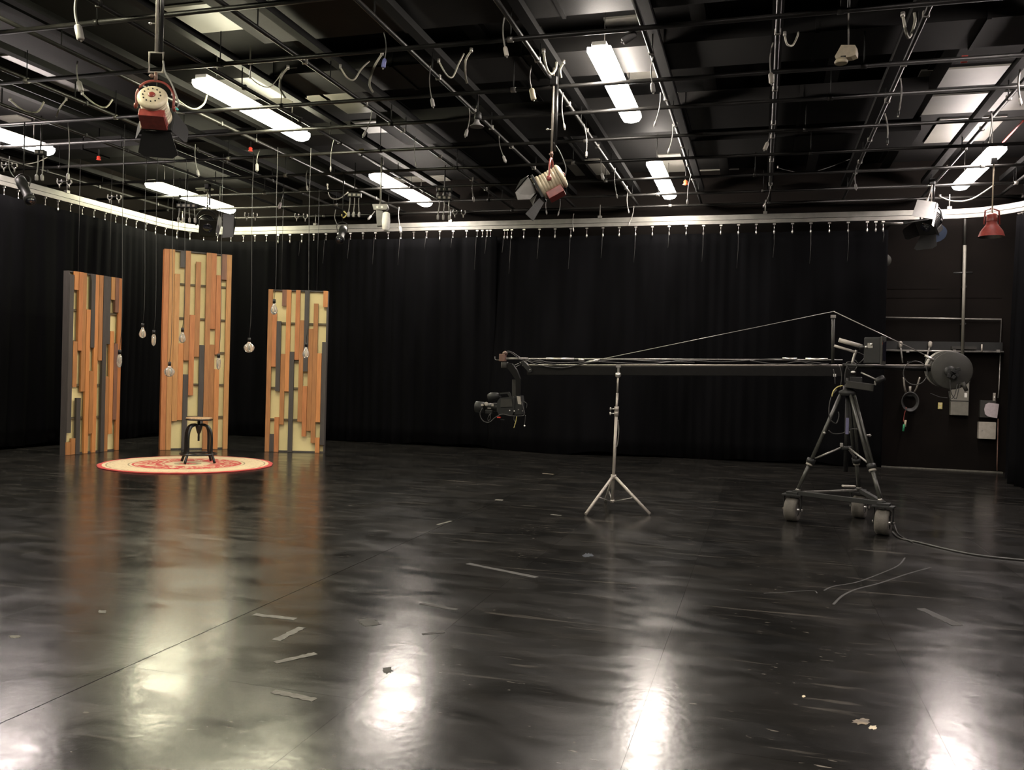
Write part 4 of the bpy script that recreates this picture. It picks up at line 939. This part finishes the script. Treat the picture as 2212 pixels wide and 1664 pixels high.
# scoop
P = atD(2142, 497, 12.6)
t = thing('scoop_light', 'red bell shaped scoop lamp hanging under the track at the far right', 'stage light', P)
MB().lathe([(.178, -.10), (.175, -.095), (.15, -.02), (.10, .05), (.075, .09), (.07, .12)], P, n=32, cap0=False, cap1=False).build('shade', M['red'], t)
MB().lathe([(.174, -.10), (.171, -.093), (.145, -.018), (.09, .05), (.01, .06)], P, n=32, cap0=False).build('reflector', M['steel'], t)
MB().lathe([(.07, .11), (.075, .13), (.07, .22), (.04, .24)], P, n=20).build('neck', M['red'], t)
MB().lathe([(.01, -.05), (.05, -.03), (.055, .01), (.02, .05)], P, n=14).build('lamp', M['boxwhite'], t)
for s in (-1, 1): MB().path([P+rv*s*.115+Vector((0, 0, .08)), P+rv*s*.10+Vector((0, 0, .28)), P+rv*s*.02+Vector((0, 0, .31))], .012, n=6).build('bracket', M['red'], t)
MB().tube(P+Vector((0, 0, .2)), Vector((P.x, P.y, 4.78)), .010, n=8).build('pole', M['cream'], t)
MB().box(Vector((P.x, P.y, 4.79)), (.08, .08, .08)).build('grid_clamp', M['black'], t)
# small white dish light
P = atD(1030, 272, 10.2)
t = thing('dish_light', 'small hanging light with a pale round dish beside a grey plug', 'stage light', P)
MB().lathe([(.086, -.012), (.084, -.005), (.05, .02), (.03, .05), (.03, .08)], P, n=24).build('dish', M['palecard'], t)
MB().lathe([(.035, .07), (.045, .09), (.04, .15), (.02, .17)], P+rv*.01, n=14).build('lamp_holder', M['camgrey'], t)
MB().tube(P+Vector((0, 0, .15)), Vector((P.x, P.y, 4.78)), .012, n=8).build('stem', M['camgrey'], t)
# work light upper right
P = atD(1827, 118, 7.9)
t = thing('work_light', 'cream angular work light hanging on a rod at the upper right', 'work light', P)
MB().poly([atD(x, y, 7.9) for x, y in ((1817, 97), (1847, 97), (1849, 108), (1848, 118), (1838, 122), (1805, 127), (1803, 122))], .11, Vector((.28, .95, 0))).build('body', M['cream'], t)
MB().lathe([(.055, -.02), (.06, 0), (.04, .03)], atD(1817, 133, 7.92), n=16).build('lamp_dome', M['cream'], t)
MB().box(atD(1819, 126, 7.92), (.06, .05, .03)).build('neck', M['camgrey'], t)
MB().tube(atD(1833, 97, 7.95), atD(1833, 20, 7.95), .007, n=8).build('rod', M['cord'], t)
MB().tube(atD(1833, 22, 7.95), Vector((atD(1833, 20, 7.95).x, atD(1833, 20, 7.95).y, 5.2)), .012, n=8).build('upper_rod', M['black'], t)
# moving head fixture
P = atD(826, 474, 13.4)
def Q(x, y, D=13.4): return atD(x, y, D)
nv = Vector((-math.sin(YAW), math.cos(YAW), 0))
t = thing('moving_light', 'pale moving-head light with two upright lobes under a small box, by the back track', 'stage light', P)
MB().poly([Q(x, y) for x, y in ((804, 441), (836, 441), (838, 449), (833, 453), (807, 453))], .14, nv).build('base', M['plug'], t)
MB().poly([Q(x, y) for x, y in ((812, 454), (826, 455), (828, 487), (814, 488))], .10, nv).build('yoke_arm', M['palecard'], t)
MB().lathe([(.03, -.15), (.055, -.13), (.065, 0), (.055, .12), (.03, .14)], Q(834, 478, 13.35), n=16).build('head', M['white'], t)
for x in (815, 825): MB().lathe([(.012, 0), (.018, .006)], Q(x, 447.5, 13.36), axis=-nv, n=10).build('indicator', M['white'], t)
MB().tube(Q(822, 441), Vector((Q(822, 441).x, Q(822, 441).y, 4.8)), .015, n=8).build('clamp', M['steel'], t)
# small ellipsoidals
def ellipsoidal(p0, p1, D, label, r=.06):
    a = atD(*p0, D); b_ = atD(*p1, D*.98); d = (b_-a).normalized()
    t = thing('profile_light', label, 'stage light', a, 'small black profile lights'); L = (b_-a).length
    MB().lathe([(r*.6, 0), (r*.9, .02), (r, L*.35), (r*.8, L*.4), (r*.75, L*.8), (r*1.0, L*.85), (r*1.0, L)], a, axis=d, n=18).build('barrel', M['camgrey'], t)
    MB().lathe([(r*.9, 0), (.01, .004)], b_, axis=d, n=16).build('lens', M['lens'], t)
    m_ = a.lerp(b_, .35)
    MB().path(smooth_pts([m_+rv*(r+.01), m_+rv*(r+.02)+Vector((0, 0, .12)), m_+Vector((0, 0, .17)), m_-rv*(r+.02)+Vector((0, 0, .12)), m_-rv*(r+.01)]), .007).build('yoke', M['black'], t)
    MB().tube(m_+Vector((0, 0, .17)), Vector((m_.x, m_.y, 4.78)), .009, n=6).build('stem', M['black'], t)
    MB().path(smooth_pts([a, a-rv*.08+Vector((0, 0, .02)), a-rv*.15+Vector((0, 0, .15)), a-rv*.14+Vector((0, 0, .3))]), .006).build('lead', M['cord'], t)
ellipsoidal((42, 385), (66, 435), 12.0, 'small black profile light at the left edge in front of the track', .075)
ellipsoidal((742, 492), (734, 520), 14.5, 'small black profile light under the track between the right flat and centre', .07)

# ------------------------------------------------------------------ hanging cords with plugs
def cord(x0, y0, x1, y1, mk, label, thick=.006, plug=True, size=1.0, z=ZP+.02, cm='cord'):
    A = atZ(x0, y0, z)
    if A.y > 16.3: A = atY(x0, y0, 16.34)
    D = (A-Vector((0, 0, H))).dot(fwd); B = atD(x1, y1, D)
    B = Vector((B.x, B.y, B.z)); B.y = A.y+(B.y-A.y)*.3
    t = thing('hanging_cord', label, 'power cord', A, 'pigtail cords hanging from the grid')
    n = 5; pts = []
    for i in range(n+1):
        f = i/n; p = A.lerp(B, f); p += rv*.018*math.sin(f*math.pi)*(1 if (x0*7) % 2 else -1); pts.append(p)
    MB().path(smooth_pts(pts, 3), thick, n=6).build('cable', M[cm], t)
    if plug:
        d = (B-pts[-2]).normalized()
        MB().lathe([(.006, -.01), (.013*size, .0), (.018*size, .015), (.018*size, .065*size), (.015*size, .072*size)], B, axis=d, n=10).build('plug', M[mk], t)
        MB().lathe([(.008, .0), (.008, .02)], B+d*.07*size, axis=d, n=6).build('prong', M['steel'], t)
CL = [(166, -10, 168, 55, 'plug', 'thick cord with a big grey connector left of the left red spotlight', .012, 1.9), (168, 132, 170, 176, 'plug', 'dim cord with box plug against a grey ceiling board at left', .008, 1.6),
      (147, 265, 147, 375, 'plug', 'long thin cord with plug above the left track, below the left red spotlight', .006, 1.2), (422, 312, 427, 368, 'plug', 'grey cord right of the left red spotlight, below the long pipe', .007, 1.2),
      (562, 322, 554, 354, 'plug', 'pale cord with plug below the largest fluorescent light', .008, 1.5), (722, 300, 714, 360, 'plug', 'thin bright cord right of the largest fluorescent light', .006, .8),
      (664, 366, 663, 402, 'plug', 'cord hanging dimly between the largest and second fluorescent light', .006, .9), (611, 407, 606, 438, 'paper', 'cord holding a pinkish tag over the gap between the flats', .005, 1.5),
      (829, 70, 831, 128, 'plugblue', 'thin cord with blue ended plug at top, left of centre', .006, 1.2), (930, 142, 933, 214, 'plug', 'straight cord with pale plug between two conduit loops', .006, 1.2),
      (1090, 35, 1091, 102, 'boxwhite', 'straight cord with square plug near the top centre', .008, 1.2), (1013, 232, 1009, 280, 'plug', 'cord with grey plug beside the pale dish light', .007, 1.2),
      (803, 240, 789, 283, 'plug', 'dim cord with plug left of centre over the second fluorescent light', .006, 1.0), (898, 295, 898, 350, 'plug', 'thin plain cord above the second fluorescent light', .004, .6),
      (1078, 292, 1088, 338, 'plug', 'cord with plug just left of the centre red spotlight', .007, 1.2), (1022, 382, 1022, 425, 'plug', 'cord with plug left of the centre spotlight barn doors', .008, 1.1),
      (1148, 142, 1148, 192, 'cream', 'cord with cream and green connector left of the centre spotlight pole', .007, 1.7), (1216, 200, 1218, 268, 'plug', 'plain cord just right of the centre spotlight pole', .007, .8),
      (1261, 268, 1267, 328, 'plug', 'cord with slim plug right of the centre spotlight', .007, .9), (1300, 342, 1300, 375, 'plug', 'cord with plug below the slanted pale raceway', .007, 1.3),
      (1328, 365, 1332, 420, 'plug', 'cord with small plug left of the third fluorescent light near the back', .007, .7), (1356, 415, 1357, 453, 'plug', 'bright cord with plug over the track left of the back fluorescent', .008, .7),
      (1381, 60, 1373, 72, 'palecard', 'short cord with square grey plug by the bright ceiling board', .006, 2.0), (1412, 120, 1409, 180, 'plug', 'cord with grey plug right of the upper middle fluorescent', .006, 1.3),
      (1427, 200, 1416, 262, 'plug', 'slack cord below the grey plug right of the upper middle fluorescent', .007, .7), (1453, 268, 1446, 320, 'plug', 'cord with slim end above the back fluorescent', .007, .8),
      (1494, 375, 1485, 432, 'plug', 'bright cord right of the small back fluorescent', .008, .9), (1670, 92, 1665, 158, 'boxwhite', 'cord with square white plug on the central dark pipe', .007, 1.4),
      (1661, 280, 1658, 308, 'boxwhite', 'cord with cream plug halfway down the central dark pipe', .007, 1.5), (1665, 400, 1653, 438, 'chrome', 'cord with tiny bright tip at the lower end of the central dark pipe', .007, .9),
      (1945, 168, 1942, 240, 'camgrey', 'dark cord on the right slanting pipe, upper of two', .008, .7), (1911, 245, 1917, 300, 'camgrey', 'dark cord on the right slanting pipe, lower of two', .009, .9),
      (1850, 362, 1848, 398, 'plug', 'cord with white tip at the lower end of the right slanting pipe', .007, 1.1), (2204, 150, 2203, 212, 'white', 'bright cord at the far right edge of the view', .010, .9),
      (2141, 240, 2138, 296, 'camgrey', 'bright cord above the right fluorescent light', .009, .8), (2011, 395, 2004, 430, 'boxwhite', 'cord with cream tip ending on the pale raised barn door', .010, 1.2),
      (823, 433, 800, 465, 'plug', 'cord with plug immediately left of the moving-head light', .008, 1.3), (862, 447, 864, 490, 'white', 'cord with bright white plug hanging over the track right of the moving-head light', .009, 1.5),
      (1369, 445, 1360, 480, 'plug', 'cord dropping across the track between its hooks near the back fluorescent', .008, .8), (1240, 462, 1238, 492, 'plug', 'twisted cord crossing the track right of the centre spotlight', .006, .8),
      (1182, 425, 1180, 455, 'plug', 'left of two cords hanging directly below the centre spotlight', .006, .8), (1209, 425, 1207, 458, 'plug', 'right of two cords hanging directly below the centre spotlight', .006, .8)]
for a in CL: cord(a[0], a[1], a[2], a[3], a[4], a[5], a[6], True, a[7])
# flexible conduit loops
def loop(pts, r, label, z=ZP+.15, m='flex', n2=False):
    A = atZ(*pts[0], z)
    if A.y > 16: A = atY(*pts[0], 15.55)
    D = (A-Vector((0, 0, H))).dot(fwd)
    P = [atD(x, y, D+.05*i) for i, (x, y) in enumerate(pts)]
    g = MB().path(smooth_pts(P, 5), r, n=8)
    t = g.build('flexible_conduit', M[m], loc=P[0]); tag(t, label, 'conduit', 'loose flexible conduit loops')
    c0 = MB().tube(P[0]+Vector((0, 0, .03 if pts[0][0] != 540 else .375)), P[0]-Vector((0, 0, .015)), r*1.5, n=8); c0.build('connector', M['steel'], t)
    return t
for pts, r, lab in [([(373, 205), (395, 225), (420, 236), (440, 225), (447, 205)], .013, 'bright conduit loop between the left red spotlight and the largest fluorescent'),
                    ([(178, 203), (205, 225), (228, 232), (243, 215)], .012, 'pale conduit loop left of the left red spotlight'),
                    ([(540, 167), (560, 183), (582, 188), (600, 170), (615, 150), (642, 146)], .006, 'thin conduit sagging above the largest fluorescent'),
                    ([(622, 147), (608, 165), (605, 190), (617, 212)], .012, 'bowed conduit end above the right half of the largest fluorescent'),
                    ([(735, 145), (750, 168), (765, 172), (780, 150), (798, 132)], .010, 'dim conduit loop left of the blue ended plug'),
                    ([(825, 117), (808, 145), (798, 180), (806, 200)], .013, 'tall bowed conduit beside the blue ended plug'),
                    ([(948, 133), (965, 162), (978, 166), (990, 140), (1002, 116)], .010, 'U-shaped conduit near the top centre'),
                    ([(1018, 110), (1006, 130), (1005, 160), (1009, 180)], .012, 'upright conduit beside the U-shaped one at top centre'),
                    ([(1174, 112), (1180, 145), (1190, 160), (1200, 150), (1202, 135)], .014, 'hooked conduit at the top of the centre spotlight pole'),
                    ([(1217, 136), (1210, 150), (1212, 168)], .013, 'short bright conduit right of the centre spotlight pole'),
                    ([(1695, 75), (1700, 95), (1712, 98), (1722, 80), (1724, 70)], .010, 'hooked conduit beside the central dark pipe'),
                    ([(1950, 33), (1962, 82), (1976, 50), (1975, 28)], .013, 'V-shaped conduit on the right slanting pipe'),
                    ([(22, 216), (50, 238), (80, 242), (95, 220)], .012, 'dim conduit loop at the left edge'),
                    ([(143, 215), (128, 235), (122, 253)], .010, 'dim curved conduit left of the pale conduit loop'),
                    ([(2030, 425), (2060, 435), (2100, 430), (2150, 398)], .012, 'long pale conduit sagging under the right fluorescent'),
                    ([(707, 400), (712, 425), (730, 430), (752, 415)], .012, 'bright conduit curl left of the second fluorescent'),
                    ([(1680, 362), (1700, 368), (1745, 374), (1800, 358), (1850, 338)], .006, 'thin cables sagging across the dark bay between two right pipes'),
                    ([(5, 345), (45, 355), (80, 350), (102, 340)], .008, 'thin cable sagging under the left edge fluorescent')]:
    loop(pts, r, lab, m='greycord' if r < .0075 and pts[0][0] > 1000 else 'flex')
# outlet boxes with several short cords
def outlet(x, y, D, w, nc, lab, cl=.38):
    P = atD(x, y, D); t = thing('outlet_box', lab, 'outlet box', P, 'hanging outlet boxes')
    MB().box(P, (w, .08, .07), Matrix.Rotation(YAW, 3, 'Z'), bev=.006).build('box', M['camgrey'], t)
    MB().tube(P+Vector((0, 0, .03)), Vector((P.x, P.y, 4.9 if P.z < 4.85 else 5.2)), .010, n=6).build('stem', M['black'], t)
    for i in range(nc):
        a = P+rv*(w*((i+.5)/nc-.5)); 
        MB().box(a-nv*.042, (.04, .006, .035), Matrix.Rotation(YAW, 3, 'Z')).build('receptacle', M['boxwhite'], t)
        MB().path(smooth_pts([a+Vector((0, 0, -.035)), a+Vector((.012*math.sin(i*3), 0, -cl*.5)), a+Vector((-.02*math.cos(i), 0, -cl))]), .009, n=6).build('lead', M['cord'], t)
        MB().lathe([(.012, -.09), (.022, -.08), (.022, -.02), (.01, 0)], a+Vector((-.02*math.cos(i), 0, -cl)), n=8).build('plug', M['plug'], t)
outlet(960, 428, 14.2, .24, 3, 'black outlet box with three cords right of the second fluorescent', .27)
outlet(766, 422, 14.2, .22, 3, 'outlet box with three bright cords left of the second fluorescent', .27)
outlet(960, 410, 14.3, .26, 3, 'upper outlet strip above the three corded box', .05)
outlet(88, 330, 12.0, .14, 2, 'outlet box with two bright hooked cords at the left edge', .30)
outlet(404, 445, 15.0, .34, 4, 'outlet box with four cords above the curved track', .20)
# paired pipe clamps above the track
def clamp(x, y, D, lab):
    P = atD(x, y, D); t = thing('pipe_clamp_pair', lab, 'clamp', P, 'paired hook clamps above the track')
    for s in (-1, 1):
        c = P+rv*s*.075
        MB().path(smooth_pts([c+rv*.03+Vector((0, 0, .07)), c+rv*.035+Vector((0, 0, .02)), c+Vector((0, 0, -.01)), c-rv*.035+Vector((0, 0, .02)), c-rv*.03+Vector((0, 0, .08))]), .010, n=6).build('hook', M['steel'], t)
        MB().tube(c, c+Vector((0, 0, -.06)), .010, n=6).build('bolt', M['steel'], t)
    MB().tube(P-rv*.1+Vector((0, 0, .04)), P+rv*.1+Vector((0, 0, .04)), .012, n=6).build('bar', M['pipe'], t)
for a in [(20, 363, 12.3, 'hook clamp pair at the far left above the track'), (139, 398, 13.4, 'hook clamp pair above the left part of the track'), (247, 431, 14.2, 'hook clamp pair above the brightest bend of the track'),
          (542, 469, 15.2, 'hook clamp pair above the track right of the black spotlight'), (650, 471, 15.2, 'hook clamp pair above the track over the right flat'), (992, 463, 15.6, 'hook clamp pair at the bright middle of the track')]:
    clamp(*a)
# coloured fittings
def fitting(x, y, z, m, lab, s=1):
    P = atZ(x, y, z); t = thing('sprinkler', lab, 'sprinkler', P)
    MB().lathe([(.02*s, .05*s), (.035*s, .03*s), (.03*s, 0), (.045*s, -.02*s), (.01, -.03*s)], P, n=10).build('head', M[m], t)
    MB().tube(P+Vector((0, 0, .04)), Vector((P.x, P.y, 5.499)), .012, n=6).build('drop', M['black'], t)
fitting(213, 343, 4.98, 'redbright', 'small red fitting beneath the ceiling at left over the left flat', .9)
fitting(541, 324, 5.0, 'redbright', 'small dim red fitting under the ceiling below the largest fluorescent', .9)
fitting(1481, 396, 5.0, 'orange', 'small orange fitting right of the back fluorescent light', 1.1)
P = atZ(2083, 128, ZP); tag(MB().box(P, (.06, .05, .06), bev=.004).build('red_tag', M['redbright'], loc=P), 'red tag on the cross pipe at upper right', 'tag')
a = atZ(2230, 240, 5.1); b_ = atZ(2166, 308, 5.1)
tag(MB().path([a, b_], .014, n=8).build('red_pipe', M['redbright'], loc=b_), 'red pipe slanting above the right fluorescent light', 'pipe')
P = atZ(781, 326, ZP); tag(MB().tube(P-Vector((.03, 0, 0)), P+Vector((.03, 0, 0)), .032, n=12).build('tape_band', M['yellow'], loc=P), 'yellow tape band on a cross pipe above the second fluorescent', 'tape')
P = atD(742, 463, 14.4); tag(MB().path(smooth_pts([P+Vector((0, 0, .05)), P+rv*.05, P+Vector((0, 0, -.06)), P-rv*.03]), .012).build('yellow_hook', M['yellow'], loc=P), 'yellow hook above the small profile light', 'hook')

# ------------------------------------------------------------------ marks on the floor
def strip(x0, y0, x1, y1, w, m, name, lab, cat):
    a = atZ(x0, y0, 0); b_ = atZ(x1, y1, 0); d = (b_-a); L = d.length; d.normalize(); s = Vector((-d.y, d.x, 0)); n = 14; rnd = random.Random(x0)
    g = MB(); top = []
    for sg in (1, -1):
        row = [(a+d*(L*i/n)+s*sg*(w/2*(1+rnd.uniform(-.22, .22)))) for i in range(n+1)]; top += row if sg == 1 else row[::-1]
    for p in top: p.z = .0003
    g.poly(top, .0012, Vector((0, 0, 1))); return tag(g.build(name, M[m], loc=((a+b_)/2)), lab, cat)
strip(548, 1328, 638, 1338, .045, 'tan', 'tape_mark', 'upper of the four worn tape strips on the floor at left', 'tape')
strip(596, 1384, 652, 1356, .05, 'tan', 'tape_mark', 'short slanted tape strip, second of the four on the floor', 'tape')
strip(594, 1432, 682, 1412, .04, 'tan', 'tape_mark', 'third tape strip down of the four on the floor', 'tape')
strip(590, 1494, 680, 1513, .045, 'tan', 'tape_mark', 'lowest of the four worn tape strips on the floor', 'tape')
strip(908, 1304, 988, 1318, .04, 'scuff', 'tape_mark', 'faded tape strip on the floor right of the bright reflection', 'tape')
strip(912, 1371, 960, 1366, .025, 'scuff', 'tape_mark', 'short faded tape strip beside the longer one at floor centre', 'tape')
strip(786, 1338, 806, 1352, .09, 'scuff', 'tape_mark', 'small square of tape residue above the bright reflection', 'tape')
strip(940, 1118, 976, 1127, .03, 'tan', 'tape_mark', 'distant pale tape strip on the floor behind', 'tape') if False else None
strip(945, 1134, 975, 1126, .03, 'tan', 'tape_mark', 'thin pale tape line on the floor seam left of the light stand', 'tape')
strip(1190, 1112, 1212, 1114, .035, 'tan', 'tape_mark', 'short pale tape strip left of the light stand', 'tape')
strip(1070, 1080, 1086, 1081, .07, 'tan', 'tape_mark', 'pale tape dab on the floor below the video camera', 'tape')
strip(1172, 1023, 1196, 1025, .05, 'chip', 'tape_mark', 'pinkish tape dab on the floor behind the light stand', 'tape')
strip(1990, 1315, 2070, 1352, .07, 'scuff', 'scuff_mark', 'broad slanting scuff on the floor at right', 'scuff')
strip(1010, 1218, 1160, 1248, .05, 'scuff', 'scuff_mark', 'long curved pale scuff on the floor at centre', 'scuff')
def scratch(pts, r, lab):
    P = [atZ(x, y, .0006) for x, y in pts]; P = smooth_pts(P, 5); g = MB(); top = []
    for sg in (1, -1):
        row = []
        for i, p in enumerate(P):
            d = (P[min(i+1, len(P)-1)]-P[max(i-1, 0)]).normalized(); row.append(g.bm.verts.new(p+Vector((-d.y, d.x, 0))*sg*r))
        top.append(row)
    for i in range(len(P)-1): g.face([top[0][i], top[0][i+1], top[1][i+1], top[1][i]])
    o = g.build('scratch_line', M['scuff'], loc=P[0]); md = o.modifiers.new('t', 'SOLIDIFY'); md.thickness = .0008
    tag(o, lab, 'scratch')
scratch([(1650, 1282), (1700, 1279), (1755, 1276), (1765, 1282)], .004, 'thin pale scratch on the floor, left of the two long wavy ones')
scratch([(1780, 1276), (1800, 1267), (1850, 1258), (1900, 1240), (1940, 1222), (1955, 1205)], .006, 'upper long wavy scratch on the floor below the tripod')
scratch([(1800, 1306), (1820, 1287), (1850, 1273), (1900, 1260), (1960, 1240), (2010, 1226)], .008, 'lower long wavy scratch on the floor below the tripod')
def blot(cx, cy, w, h, m, lab, seed=1, name='paint_chip'):
    rnd = random.Random(seed); n = 22; c = atZ(cx, cy, 0); ex = atZ(cx+w, cy, 0)-c; ey = atZ(cx, cy+h, 0)-c; pts = []
    for i in range(n):
        a = 2*math.pi*i/n; k = rnd.uniform(.55, 1.1); p = c+ex*math.cos(a)*k+ey*math.sin(a)*k; p.z = .0003; pts.append(p)
    tag(MB().poly(pts, .001, Vector((0, 0, 1))).build(name, M[m], loc=c), lab, 'paint chip')
blot(1862, 1560, 22, 8, 'chip', 'pale worn patch with bare wood on the floor at lower right', 3)
blot(1885, 1572, 10, 5, 'cream', 'small cream chip beside the worn patch at lower right', 5)
blot(1736, 1505, 4, 3, 'cream', 'tiny bright fleck on the floor right of centre', 6)
blot(837, 1448, 13, 9, 'darkgrey', 'dark flaked patch inside the brightest floor reflection', 8)
blot(32, 1376, 15, 4, 'tan', 'pale flake on the floor at the left edge', 9)
blot(1270, 1200, 14, 5, 'bluesmear', 'faint blue paint smear on the floor beneath the light stand', 12)
blot(220, 1322, 11, 4, 'tan', 'small pale blot on the floor below the left flat', 13)
